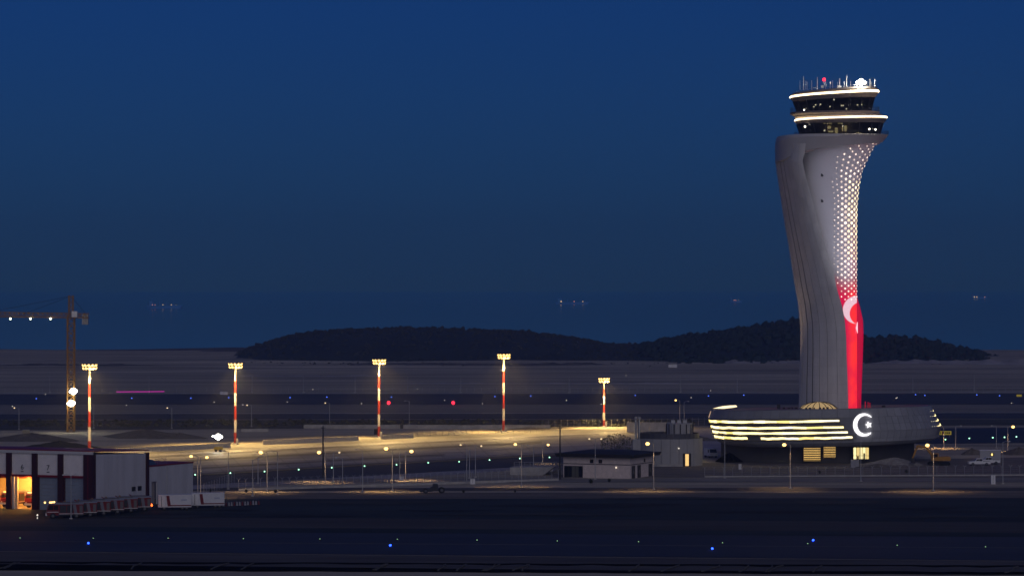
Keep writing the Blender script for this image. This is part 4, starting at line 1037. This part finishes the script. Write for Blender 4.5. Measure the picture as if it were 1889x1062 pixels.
def inside_truck(lx_, ly_, lab):
    o = copy_tree(ft); p = fs_.matrix_basis @ Vector((lx_, ly_, .06)); o.location = p; o.rotation_euler = (0, 0, -FA-PI/2)
    tag(o, lab, 'fire truck', 'fire trucks inside the station')
bpy.context.view_layer.update()
fs_.matrix_basis
inside_truck(-15.9, 6.2, 'fire truck standing inside the lit bay under number 6')
inside_truck(-21.4, 6.2, 'fire truck inside the lit bay at the left picture edge')
for c in list(COL.objects):
    if c.parent and c.parent.name.startswith('fire_truck') and 'inside' in c.parent.get('label', '') and c.name.startswith('beacon'): pass
B(-17.9, -17.2, .65, 1.0, 0, ZD).build('lit_jamb', M_int, fs_)
# small bollard light before the doors
o = thing('bollard_light', 'small bollard light on the forecourt before bay 7', 'bollard', G(69, 958))
MB().tube((0, 0, 0), (0, 0, .8), .09, .09, 8).build('post', M_steel, o)
MB().ball((0, 0, .85), .16, 8, 6).build('lamp_lens', E_pale, o); MB().ball((0, -.02, .35), .12, 8, 6).build('lamp_lens', E_pale, o)
# annex
ax = thing('station_annex', 'lower pale annex with red roof edge behind the fire station', 'building', fs_.matrix_basis @ Vector((-.6, 19.9, 0)), -FA)
AH = 7.3
for k in range(9):
    y0 = k*1.95; 
    if k == 1:
        B(-.25, 0, y0, y0+1.92, 4.4, AH).build('wall_panel', M_clad, ax); B(-.6, -.5, y0, y0+1.92, 0, 4.4).build('door', mat('annex_door', (.33, .28, .25), .6), ax)
    else: B(-.25, 0, y0, y0+1.92, 0, AH).build('wall_panel', M_clad, ax)
B(-9, -.25, 17.4, 17.6, 0, AH).build('rear_wall', M_clad, ax); B(-9, -.25, 0, .2, 0, AH).build('front_wall', M_clad, ax)
MB().box(-9, .1, -.1, 17.7, AH, AH+.22).build('roof', M_redtrim, ax)
MB().hexa([(-3.2, .5, AH+.25), (-.6, .5, AH+.25), (-.6, 5.0, AH+.25), (-3.2, 5.0, AH+.25), (-2.8, .8, AH+1.5), (-1.0, .8, AH+1.5), (-.9, 3.4, AH+1.3), (-2.8, 3.4, AH+1.3)]).build('roof_unit', mat('blue_roof_unit', (.05, .09, .16), .5), ax)
rl = MB()
for k in range(6): rl.tube((-1, 5+k*.8, AH+.2), (-1, 5+k*.8, AH+1.3), .035, .035, 4)
rl.tube((-1, 5, AH+1.3), (-1, 9, AH+1.3), .035, .035, 4); rl.tube((-1, 5, AH+.8), (-1, 9, AH+.8), .03, .03, 4); rl.build('roof_railing', M_steel, ax)['kind'] = 'stuff'
rp = MB().tube((.06, 7.6, 0), (.06, 7.6, AH), .07, .07, 6).build('downpipe', M_steel, ax)

# =================================================================== FLAT ROOFED BUILDING
g = G(1162, 883); s_ = F/g.y
fb = thing('flat_roofed_building', 'low beige building with a thick dark overhanging flat roof', 'building', g, -R(24))
FW, FD, FH = 122/s_/math.cos(R(24)), 55/s_/math.sin(R(24))*.85, 4.6
M_beige = mat('beige_brick', (.70, .59, .53), .8, var=.14, scale=1.2, bump=.1)
B(-FW, 0, 0, .25, 0, 3.0).build('front_wall', M_beige, fb); B(-FW, 0, 0, .25, 3.15, FH).build('front_wall_upper', M_beige, fb)
B(-FW, .06, -.06, .2, 3.0, 3.15).build('string_course', M_dark, fb)
B(-.25, 0, .25, FD, 0, 3.0).build('side_wall', M_beige, fb); B(-.25, 0, .25, FD, 3.15, FH).build('side_wall_upper', M_beige, fb); B(-.25, .06, .2, FD, 3.0, 3.15).build('string_course', M_dark, fb)
B(-FW, -FW+.25, .25, FD, 0, FH).build('end_wall', M_beige, fb); B(-FW, 0, FD, FD+.25, 0, FH).build('rear_wall', M_beige, fb)
MB().hexa([(-FW-1.2, -1.2, FH), (1.2, -1.2, FH), (1.2, FD+1.2, FH), (-FW-1.2, FD+1.2, FH), (-FW-1.5, -1.5, FH+.75), (1.5, -1.5, FH+.75), (1.5, FD+1.5, FH+.75), (-FW-1.5, FD+1.5, FH+.75)]).build('roof', mat('dark_roof', (.035, .034, .036), .7, var=.2, scale=.8), fb)
MB().hexa([(-FW-.8, -.8, FH+.76), (.8, -.8, FH+.76), (.8, FD+.8, FH+.76), (-FW-.8, FD+.8, FH+.76), (-FW+3, 4, FH+1.3), (-3, 4, FH+1.3), (-3, FD-4, FH+1.3), (-FW+3, FD-4, FH+1.3)]).build('roof_deck', mat('dark_roof', (.035, .034, .036)), fb)
def wx(px): return (px-1162)/(s_*math.cos(R(24)))
en = B(wx(1041.5), wx(1076), -.03, .1, .05, 2.6).build('entrance', M_dark, fb)
for k in range(5):
    a = wx(1043+6.6*k); B(a, a+.68, -.06, -.032, .15, 2.5).build('glass_panel', mat('lobby_glass', (.12, .12, .10), .12) if k in (2, 3) else M_glass, en)
for q in (1092, 1108): B(wx(q-3), wx(q+3.5), -.03, .1, 3.3, 4.1).build('window', M_glass, fb)
for y0, y1, nm in ((1.0, 3.0, 'door'), (4.4, 6.4, 'door'), (11.0, 13.2, 'door')): 
    d_ = B(-.1, .03, y0, y1, .05, 2.8).build('door', M_dark, fb); B(.031, .06, y0+.9, y0+1.0, 1.0, 1.8).build('handle', M_steel, d_)
for y0 in (8.2, 13.8): B(-.1, .03, y0, y0+.9, 3.3, 4.1).build('window', M_glass, fb)
o = B(wx(1137)-.12, wx(1137)+.12, -.16, -.02, 2.3, 2.6).build('wall_lamp', E_pale, fb)
# =================================================================== ROUND BUILDING
g = G(1236, 860); s_ = F/g.y
rb = thing('round_building', 'round grey plant building with twin metal flues and a lit doorway', 'building', (g.x, g.y+7, 0))
M_rnd = mat('round_render', (.36, .35, .34), .75, var=.1, scale=.5)
RR = 8.0; NP = 24
for i in range(NP):
    a0, a1 = 2*PI*i/NP+.006, 2*PI*(i+1)/NP-.006
    pts = [(RR*math.cos(a0+(a1-a0)*q/3), RR*math.sin(a0+(a1-a0)*q/3)) for q in range(4)]; inn_ = [(x*.97, y*.97) for x, y in pts[::-1]]
    MB().plan(pts+inn_, 0, 6.4).build('wall_panel', M_rnd, rb)
MB().plan([(RR*.968*math.cos(2*PI*i/48), RR*.968*math.sin(2*PI*i/48)) for i in range(48)], 0, 6.2).build('core', M_rnd, rb)
for i in range(30):
    a = 2*PI*i/30; x, y = 7.2*math.cos(a), 7.2*math.sin(a); a2 = 2*PI*(i+1)/30-.01
    MB().hexa([(x, y, 6.35), (7.2*math.cos(a2), 7.2*math.sin(a2), 6.35), (7.05*math.cos(a2), 7.05*math.sin(a2), 6.35), (x*.98, y*.98, 6.35), (x, y, 7.6), (7.2*math.cos(a2), 7.2*math.sin(a2), 7.6), (7.05*math.cos(a2), 7.05*math.sin(a2), 7.6), (x*.98, y*.98, 7.6)]).build('screen_panel', mat('dark_screen', (.09, .09, .10), .6), rb)
ub = MB().plan([(2.6+3.1*math.cos(2*PI*i/20), .5+3.1*math.sin(2*PI*i/20)) for i in range(20)], 6.2, 9.9).build('upper_drum', M_rnd, rb)
for k in range(7):
    a = R(190+k*27); MB().tube((2.6+3.2*math.cos(a), .5+3.2*math.sin(a), 6.4), (2.6+3.2*math.cos(a), .5+3.2*math.sin(a), 9.7), .12, .12, 6).build('drum_pipe', M_dark, ub)
for k in range(3): B(.6+k*1.4, 1.5+k*1.4, -.6, .6, 9.9, 10.6).build('roof_unit', M_steel, ub)
for dx in (-7.9, -7.1):
    fp = MB().tube((dx, -3.4, 6.2), (dx, -3.4, 11.0), .27, .27, 10).build('flue', mat('flue_metal', (.5, .5, .5), .25, .9), rb)
    MB().tube((dx, -3.4, 11.1), (dx, -3.4, 11.5), .38, .38, 10).build('flue_cap', M_steel, fp)
B(-8.6, -6.6, -4.2, -2.6, 0, 6.2).build('flue_base', M_rnd, rb)
dr = B(3.0, 4.9, -7.55, -6.9, .1, 3.1).build('doorway', M_dark, rb)
B(3.55, 4.35, -7.62, -7.56, .2, 2.95).build('lit_door', mat('door_glow', (1, .7, .3), .5, emit=(1.0, .60, .20), estr=1.1), dr)
MB().ball((2.0, -8.0, 4.3), .16, 8, 6).build('wall_lamp', E_pale, rb)
B(-3.2, 2.9, -9.0, -8.4, .1, .6).build('planter', M_concrete, rb)
# roof garden shrub by the round building
m = MB()
for i in range(1500):
    p = G(1138+random.uniform(-30, 30), 842); d_ = abs(p.x-G(1138, 842).x)/3.6
    x, y, z = p.x, p.y+random.uniform(-1.2, 1.2), random.uniform(.4, 5.75-1.2*d_*d_); q = .22
    v_ = [Vector((x, y, z))+Vector([random.uniform(-q, q) for _ in range(3)]) for _ in range(3)]
    m.add(v_, [(0, 1, 2)])
hb = thing('hedge', 'low green hedge behind the flat roofed building', 'hedge', (0, 0, 0))
m.build('leaves', mat('hedge_leaf', (.05, .065, .025), .8, var=.4, scale=.6), hb)
p = G(1138, 842); m = MB()
for i in range(12): m.tube((p.x+random.uniform(-2.5, 2.5), p.y, 0), (p.x+random.uniform(-2.5, 2.5), p.y, 4.2), .06, .03, 5)
m.build('stems', mat('hedge_stem', (.07, .05, .035), .9), hb)['kind'] = 'stuff'

# concrete enclosure behind it
g = G(1198, 797); s_ = F/g.y
cw_ = thing('concrete_enclosure', 'lit pale concrete enclosure wall behind the round building', 'enclosure', g, -R(4))
for k in range(6): B(-6.6+k*2.2, -6.6+k*2.2+2.16, 0, .4, 0, 2.9).build('wall_panel', M_concrete, cw_)
B(6.2, 6.6, .4, 7, 0, 2.9).build('return_wall', M_concrete, cw_); B(-6.6, -6.2, .4, 7, 0, 2.9).build('return_wall', M_concrete, cw_)
# retaining pad
g = G(985, 876); s_ = F/g.y
rp_ = thing('retaining_pad', 'low pale retaining block with a steel handrail left of the flat roofed building', 'retaining wall', g, -R(8))
MB().prism([(-5.4, 0), (2.0, 0), (4.6, 1.9), (-5.4, 1.7)], 0, 6).build('block', M_concrete, rp_)
for k in range(9): MB().tube((-4.5+k*1.2, .3, 1.7), (-4.5+k*1.2, .3, 2.9), .04, .04, 5).build('rail_post', M_steel, rp_)
for z in (2.3, 2.9): MB().tube((-4.5, .3, z), (5.1, .3, z), .035, .035, 5).build('handrail', M_steel, rp_)

# =================================================================== CONCRETE BARRIERS
def barriers(p0, p1, n, lab, grp):
    a, b_ = G(*p0), G(*p1); d = (b_-a)/n; rz = math.atan2(d.y, d.x); L = d.length
    me = MB().prism([(-.02, 0)], 0, 0) if False else None
    base = None
    for k in range(n):
        m_ = MB()
        poly = [(-.35, 0), (.35, 0), (.30, .18), (.16, .45), (.12, 1.35), (-.12, 1.35), (-.16, .45), (-.30, .18)]
        vs_ = [(x, y, z) for x in (.04, L-.04) for y, z in poly]; q = len(poly)
        m_.add(vs_, [tuple(range(q))[::-1], tuple(range(q, 2*q))]+[(i, (i+1) % q, q+(i+1) % q, q+i) for i in range(q)])
        if base is None: base = m_.mesh('concrete_barrier', M_concrete)
        o = link('concrete_barrier', base, None, a+d*k, rz+random.uniform(-.01, .01)); tag(o, lab, 'barrier', grp)
barriers((485, 821), (661, 813), 14, 'pale concrete barrier in the lit row left of the third mast', 'concrete barriers left of the third mast')
barriers((704, 811), (762, 808), 6, 'pale concrete barrier in the lit row right of the third mast', 'concrete barriers right of the third mast')
barriers((190, 838), (425, 826), 16, 'pale concrete barrier in the lit row above the fire station roof', 'concrete barriers above the fire station')
barriers((1640, 676), (1700, 675), 0+1, 'far pale block beyond the runway', 'far blocks') if False else None

# =================================================================== FENCES
def fence(p0, p1, n, h, lab, ytop=True, wires=5, base=0.0, r=.05):
    a, b_ = G(*p0), G(*p1); root = thing('fence', lab, 'fence', a)
    d = (b_-a)/n
    pm = MB().tube((0, 0, 0), (0, 0, h), r, r, 5)
    if ytop:
        for sd in (-1, 1): pm.tube((0, 0, h), (sd*.38, 0, h+.42), r*.8, r*.8, 4)
    me = pm.mesh('fence_post', M_steel)
    for k in range(n+1): link('fence_post', me, root, d*k)
    for q in range(wires):
        z = h*(q+.6)/wires; MB().tube((0, 0, z), d*n+Vector((0, 0, z)), .022, .022, 3).build('fence_wire', M_steel, root)
    if base: 
        L = (d*n).length; o = B(0, L, -.12, .12, 0, base).build('fence_plinth', M_concrete, root); o.rotation_euler = (0, 0, math.atan2(d.y, d.x))
    return root
fence((440, 905), (1030, 886), 46, 2.2, 'long security fence with Y topped posts along the apron', base=.5)
fence((1300, 880), (2050, 876), 44, 2.0, 'long pale security fence in front of the podium', base=.35)
fence((376, 915), (432, 892), 12, 2.6, 'short lit fence section beside the annex', ytop=False, wires=8, r=.045)
fence((1000, 789), (1300, 784), 26, 2.4, 'fence with bare posts beside the shortest mast', ytop=False)
fence((760, 806), (1000, 797), 22, 1.6, 'low fence along the apron edge between the third mast and the tallest', ytop=False)
fence((-60, 724), (1990, 722), 150, 1.9, 'far thin fence beyond the runway', ytop=False, wires=3)

# =================================================================== AIRFIELD LIGHTS
def airlight(name, px, py, m_, r, lab, cat, grp, zb=.25):
    g = G(px, py, zb); o = thing(name, lab, cat, (g.x, g.y, 0), 0, grp)
    key = (m_.name, r)
    if key not in KIDS:
        KIDS[key] = (MB().tube((0, 0, 0), (0, 0, zb), .14, .10, 8).mesh('base', M_dark), MB().ball((0, 0, zb), r, 8, 6).mesh('lens', m_))
    link('base', KIDS[key][0], o); link('lens', KIDS[key][1], o)
for px, py, lab in ((163, 1001, 'blue taxiway edge light below the fire trucks'), (720, 1005, 'blue taxiway edge light left of centre in the foreground'), (1314, 1011, 'blue taxiway edge light nearest the camera'), (1500, 995.5, 'blue taxiway edge light below the control tower')):
    airlight('edge_light', px, py, E_blue, .18, lab, 'edge light', 'blue lights on the near taxiway')
for px, py in ((37, 991.5), (172, 992), (310, 992), (449, 993), (590, 993.5), (733, 994), (880, 995.5), (1028, 997), (1178, 998.5), (1333, 1000.5), (1490, 1002), (1655, 1005), (1818, 1008)):
    airlight('centreline_light', px, py, E_greendim, .085, 'dim green centreline light on the near taxiway', 'centreline light', 'green lights on the near taxiway')
for px, py in ((360, 875), (425, 872), (488, 869), (551, 865.5), (612, 862), (672.5, 859), (731.5, 856.5), (790, 853), (847, 851), (903, 848), (959, 845), (1013.6, 843)):
    airlight('centreline_light', px, py, E_green, .15, 'bright green white centreline light on the lit apron', 'centreline light', 'lights in a line across the apron')
for px, py in ((1744, 810), (1788, 808), (1831.5, 806.6), (1853, 806), (1875, 805)):
    airlight('centreline_light', px, py, E_green, .18, 'green taxi light right of the podium', 'centreline light', 'green lights right of the podium')
for px, py in ((67, 735), (243, 734), (352, 734), (422, 733), (535, 733), (603, 732), (722, 732), (913, 731), (979, 730), (1172, 729), (1307, 730), (1372, 728.5), (1689, 727.5), (1706, 729), (1802, 728), (1844, 729.6)):
    airlight('edge_light', px, py, E_bluedim, .25, 'blue edge light on the far runway', 'edge light', 'blue lights on the far runway')
for px, py in ((23, 749), (84, 727), (233, 747), (395, 741), (1045, 738), (1866, 743), (530, 741), (667, 744), (820, 738), (890, 744), (1500, 741), (1655, 733), (448, 746), (1109, 745), (577, 718), (770, 717), (187, 699), (1155, 692), (1311, 720), (1653, 734), (1275, 733)):
    airlight('marker_light', px, py, E_pale, .16, 'tiny pale marker light on the far airfield', 'marker light', 'pale marker lights on the far airfield')
for px, lab in ((717, 'red stop light just right of the third mast'), (836, 'red stop light between the third mast and the tallest')):
    g = G(px, 748); o = thing('stop_light', lab, 'signal light', g, 0, 'red lights beyond the apron')
    MB().tube((0, 0, 0), (0, 0, 1.0), .09, .09, 6).build('post', M_white, o); MB().ball((0, -.1, 1.1), .62, 10, 8).build('lens', E_redl, o)
# magenta strip beyond the runway
a, b_ = G(215, 725), G(303, 724.5); o = thing('light_fence', 'thin magenta line of lights beyond the runway', 'light line', a)
n_ = 22
MB().tube((0, 0, .55), (b_-a)+Vector((0, 0, .55)), .05, .05, 4).build('rail', M_dark, o)
me = MB().tube((-.38, 0, .6), (.40, .0, .6), .13, .13, 6).mesh('magenta_lamp', E_magenta)
for k in range(n_): 
    c = link('magenta_lamp', me, o, (b_-a)*((k+.5)/n_)); c.scale = (1.25, 1.2, 1)
    B(-.03, .03, -.03, .03, 0, .5).build('stake', M_dark, o, (b_-a)*((k+.5)/n_))

# =================================================================== SITE CLUTTER, RIGHT
g = G(1828, 851)
cb_ = thing('site_cabin', 'pale site cabin with one lit window behind the pickups', 'cabin', g, -R(5))
MB().box(-2.6, 2.3, 0, 3, .15, 2.6).build('walls', mat('cabin_wall', (.40, .40, .42), .6), cb_); MB().box(-2.75, 2.45, -.15, 3.15, 2.6, 2.75).build('roof', M_white, cb_)
wn = B(-.15, .75, -.05, -.005, 1.35, 2.1).build('window', M_dark, cb_); B(.05, .45, -.08, -.052, 1.45, 2.0).build('lit_pane', mat('cabin_glow', (1, .8, .3), .5, emit=(1, .72, .22), estr=1.6), wn)
for x in (-2.2, 1.9): B(x-.2, x+.2, .2, 2.8, 0, .15).build('footing', M_concrete, cb_)
g = G(1742, 806); s_ = F/g.y
sg = thing('taxiway_sign', 'yellow taxiway guidance sign at the right end of the podium', 'sign', g)
bd = B(-13/s_, 13/s_, -.12, .12, 4.5/s_, 11.5/s_).build('sign_panel', mat('sign_yellow', (.55, .42, .03), .5, emit=(.55, .42, .04), estr=.25), sg)
for x0, x1 in ((-11.5, -9), (-8, -6.5), (1.5, 3), (4, 6.5), (7.5, 10.5)): B(x0/s_, x1/s_, -.15, -.122, 6.3/s_, 9.8/s_).build('sign_character', M_dark, bd)
B(-4.5/s_, -1/s_, -.16, -.122, 5.2/s_, 10.8/s_).build('red_field', M_red, bd)
for x in (-10, 0, 10): MB().tube((x/s_, 0, 0), (x/s_, 0, 4.5/s_), .06, .06, 6).build('leg', M_steel, sg)
g = G(1880, 733); o = thing('taxiway_sign', 'small yellow sign on the far runway at the right edge', 'sign', g)
B(-1.0, 1.0, -.1, .1, .4, 1.2).build('sign_panel', MATS['sign_yellow'], o)
for x in (-.7, .7): B(x-.05, x+.05, -.05, .05, 0, .4).build('leg', M_steel, o)
def cabinet(px, pb, wd, h_, lab, mm=M_white):
    g = G(px, pb); o = thing('electrical_cabinet', lab, 'cabinet', g)
    b0 = B(-wd/2, wd/2, -.3, .3, .15, h_).build('housing', mm, o); B(-wd/2-.05, wd/2+.05, -.35, .35, h_, h_+.08).build('lid', M_steel, o); B(-wd/2-.1, wd/2+.1, -.4, .4, 0, .15).build('plinth', M_concrete, o)
    B(-.02, .02, -.33, -.302, .3, h_-.1).build('door_gap', M_dark, b0)
cabinet(872, 893, 1.0, 1.2, 'small white cabinet at the foot of three lamp posts')
cabinet(1832, 893, .9, 2.0, 'white cabinet beside the tall unlit post at right')
cabinet(741, 886, .9, .9, 'low white cabinet behind the fence by the close lit lamps')
cabinet(1365, 866, .6, 1.3, 'small white cabinet in front of the podium left end')
cabinet(1577, 862, 1.9, 1.7, 'wide pale cabinet below the lit podium window', mat('cabinet_grey', (.3, .3, .33), .6))
cabinet(1241, 678, 4.6, 1.8, 'far white container at the foot of the wooded hill')
cabinet(413, 728, 3.0, 1.3, 'far white container beside the second mast')
cabinet(48, 800, 2.0, 1.2, 'small pale hut between the crane and the left edge', mat('hut_beige', (.3, .26, .18), .7))
# round shrubs
def shrub(px, pb, r, lab):
    g = G(px, pb); o = thing('round_shrub', lab, 'shrub', g, 0, 'clipped shrubs along the service road')
    MB().tube((0, 0, 0), (0, 0, r*.8), .06, .05, 6).build('trunk', M_dark, o)
    b = MB()
    for i in range(170):
        d = Vector((random.gauss(0, 1), random.gauss(0, 1), random.gauss(0, 1))).normalized()*r*random.uniform(.6, 1.05)+Vector((0, 0, r*1.15)); q = r*.2
        v_ = [d+Vector([random.uniform(-q, q) for _ in range(3)]) for _ in range(3)]; b.add(v_, [(0, 1, 2)])
    b.ball((0, 0, r*1.15), r*.72, 7, 5, 1, .15); b.build('crown', mat('shrub_leaf', (.025, .030, .018), .9, var=.4, scale=1), o)
for a in ((388, 908, .42, 'dark round shrub below the white work light'), (454, 908, .36, 'dark round shrub beside the barriers'), (508, 909, .36, 'dark round shrub under the bright apron lamp'),
          (855, 909, .32, 'small dark shrub left of the flat roofed building lawn'), (950, 908, .28, 'smallest dark shrub near the roadside'), (1090, 892, .5, 'dark shrub before the flat roofed building'), (1124, 889, .4, 'dark shrub right of the double lamp post'), (1672, 873, .45, 'dark round shrub before the excavator'), (1512, 874, .4, 'dark shrub in front of the entrance louvres')):
    shrub(*a)
# covered machine by the road
g = G(800, 909); cm_ = thing('parked_roller', 'black roadside roller machine below the lamps', 'machine', g, R(8))
wheel(cm_, 1.6, -.2, .62, .9); wheel(cm_, -1.7, -.2, .5, .9)
MB().prism([(-2.8, .3), (-.6, .35), (.7, .6), (.9, 1.3), (-.4, 1.35), (-1.0, .9), (-2.8, .7)], -.6, .6).build('body', M_dark, cm_)
MB().prism([(-.3, 1.35), (.9, 1.35), (.8, 1.9), (-.1, 1.95)], -.5, .5).build('hood', M_dark, cm_); B(.2, 1.7, -.08, .08, .55, .7).build('yoke', M_dark, cm_)
# soil heaps
def heap(px, pb, wd, h_, lab, mm):
    g = G(px, pb); b = MB(); nr, na = 7, 22
    rings_ = []
    for j in range(nr+1):
        t_ = j/nr; ring = []
        for i in range(na):
            a = 2*PI*i/na; k = 1+.22*math.sin(3*a+px)+.12*math.sin(7*a+px*2)
            ring.append((wd/2*(1-t_)*k*math.cos(a)+random.uniform(-.1, .1), wd/3*(1-t_)*k*math.sin(a), h_*t_**.8*(1+random.uniform(-.12, .12))))
        rings_.append(ring)
    b.loft(rings_); o = b.build('soil_heap', mm, None, g); tag(o, lab, 'soil heap', 'heaps of soil and rubble')
M_soil = mat('heap_soil', (.13, .115, .10), .95, var=.4, scale=.8, bump=.6); M_rub = mat('rubble', (.28, .26, .24), .9, var=.4, scale=1.5, bump=.6)
for a in ((60, 812, 26, 2.0, 'long low soil heap at the left edge behind the fire station', M_soil), (110, 826, 22, 1.8, 'dark soil heap above the fire station roof', mat('dark_soil', (.04, .038, .03), .95, var=.4, scale=.8, bump=.5)), (265, 806, 24, 2.2, 'soil heap between the first two masts', M_soil), (330, 808, 16, 1.5, 'smaller soil heap left of the white work light', M_soil),
          (845, 800, 7.5, 1.1, 'pale rubble heap left of the tallest mast', M_rub), (1290, 812, 8, 1.2, 'soil heap left of the podium', M_soil), (1650, 856, 14, 1.6, 'rubble heap under the right half of the podium', M_rub), (1620, 862, 10, .9, 'low rubble heap in front of the podium', M_soil), (1345, 852, 6, 2.2, 'dark heap beside the white van', M_black), (1793, 838, 6, 1.6, 'soil heap left of the site cabin', M_soil), (1880, 838, 9, 1.8, 'soil heap right of the site cabin', M_soil),
          (1680, 822, 9, .7, 'pale rubble behind the right tip of the podium', M_rub), (980, 790, 20, .9, 'low soil bank between the two right masts', M_soil), (1030, 874, 5, 1.0, 'rubble beside the retaining pad', M_rub)):
    heap(*a)
# long low blocks beyond the masts
for px0, px1, pb, h_, lab in ((445, 495, 796, .9, 'low pale slab right of the second mast'), (560, 770, 790, 1.1, 'long low pale wall behind the third mast'), (770, 1015, 791, 1.2, 'long low pale wall behind the tallest mast')):
    a, b_ = G(px0, pb), G(px1, pb); L = b_.x-a.x; o = thing('low_wall', lab, 'wall', a); n_ = max(2, int(L/5))
    for k in range(n_): B(L*k/n_+.02, L*(k+1)/n_-.02, 0, .5, 0, h_+random.uniform(-.08, .08)).build('wall_block', M_concrete, o)
for i, px in enumerate((693, 697, 741, 857, 862, 869, 876)):
    g = G(px, 789 if px > 800 else (801 if px < 720 else 790)); o = thing('stacked_box', 'dark site box beyond the apron edge', 'box', g, 0, 'dark boxes beyond the apron')
    B(-.45, .45, -.4, .4, 0, 1.5).build('carcass', M_dark, o); B(-.5, .5, -.45, .45, 1.5, 1.6).build('lid', M_dark, o)

# =================================================================== SHIPS ON THE SEA
def ship(px, py, lights, lab, L, rz=0):
    Y = (CH+30-14)*F/(py-HZ); g = Vector(((px-944.5)*Y/F, Y, -30)); s_ = F/Y
    o = thing('cargo_ship', lab, 'ship', g, rz, 'ships at anchor on the sea'); h = L/2
    MB().hexa([(-h*.95, -14, 0), (h*.9, -14, 0), (h*.9, 14, 0), (-h*.95, 14, 0), (-h, -16, 11), (h, -6, 12), (h, 6, 12), (-h, 16, 11)]).build('hull', mat('ship_hull_hazed', (.07, .26, .60), .7), o)  # distance haze put into the blue of hull and house
    B(-h*.85, -h*.62, -12, 12, 11, 30).build('superstructure', mat('ship_house_hazed', (.08, .28, .62), .7), o)
    MB().tube((-h*.72, 0, 30), (-h*.72, 0, 42), 1, .6, 6).build('mast', MATS['ship_hull_hazed'], o)
    for k in range(3): MB().tube((-h*.3+k*h*.4, 0, 11), (-h*.3+k*h*.4, 0, 26), 1.2, 1.0, 6).build('deck_crane', MATS['ship_hull_hazed'], o)
    for lp, r, m_ in lights:
        MB().ball(((lp-px)/s_, -20, 14), r*.72/s_, 8, 6).build('deck_light', m_, o)
E_sh = mat('ship_lamp', (1, .8, .5), .5, emit=(1, .60, .30), estr=1.0); E_shr = mat('ship_lamp_red', (1, .4, .3), .5, emit=(1, .35, .25), estr=1.2); E_shd = mat('ship_lamp_dim', (1, .8, .6), .5, emit=(1, .8, .6), estr=.6)
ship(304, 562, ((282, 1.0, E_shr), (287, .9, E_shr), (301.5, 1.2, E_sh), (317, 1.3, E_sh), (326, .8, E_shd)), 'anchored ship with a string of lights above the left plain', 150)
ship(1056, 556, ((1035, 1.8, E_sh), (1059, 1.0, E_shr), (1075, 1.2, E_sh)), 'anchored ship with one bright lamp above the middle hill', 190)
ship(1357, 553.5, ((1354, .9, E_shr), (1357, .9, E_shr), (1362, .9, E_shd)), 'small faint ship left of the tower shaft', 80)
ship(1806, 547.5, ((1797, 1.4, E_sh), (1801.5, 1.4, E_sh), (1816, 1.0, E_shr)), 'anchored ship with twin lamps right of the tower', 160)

# =================================================================== HAZE
hz = bpy.data.materials.new('haze'); hz.use_nodes = True; t = hz.node_tree
t.nodes.remove(t.nodes['Principled BSDF']); v_ = t.nodes.new('ShaderNodeVolumePrincipled')
v_.inputs['Density'].default_value = 0.00017; v_.inputs['Anisotropy'].default_value = 0.6; v_.inputs['Color'].default_value = (.90, .93, 1, 1)
t.links.new(v_.outputs[0], t.nodes['Material Output'].inputs['Volume'])
o = MB().box(-3300, 3300, -400, 2620, -35, 97).build('haze', hz); tag(o, 'thin dusk haze over the airfield', 'haze', kind='stuff')

# =================================================================== which one of a row
ORD = 'first second third fourth fifth sixth seventh eighth ninth tenth eleventh twelfth thirteenth fourteenth fifteenth sixteenth seventeenth eighteenth nineteenth twentieth'.split()
ORD += ['twenty-'+q for q in ORD[:9]]
rows_ = {}
for o in COL.objects:
    if o.parent is None and o.get('label') and o.get('group'): rows_.setdefault((o['group'], o['label']), []).append(o)
bpy.context.view_layer.update()
for (g_, l_), os_ in rows_.items():
    if len(os_) < 2: continue
    os_.sort(key=lambda q: q.location.x/q.location.y)
    for i, q in enumerate(os_): q['label'] = l_+', '+ORD[i]+' from left'
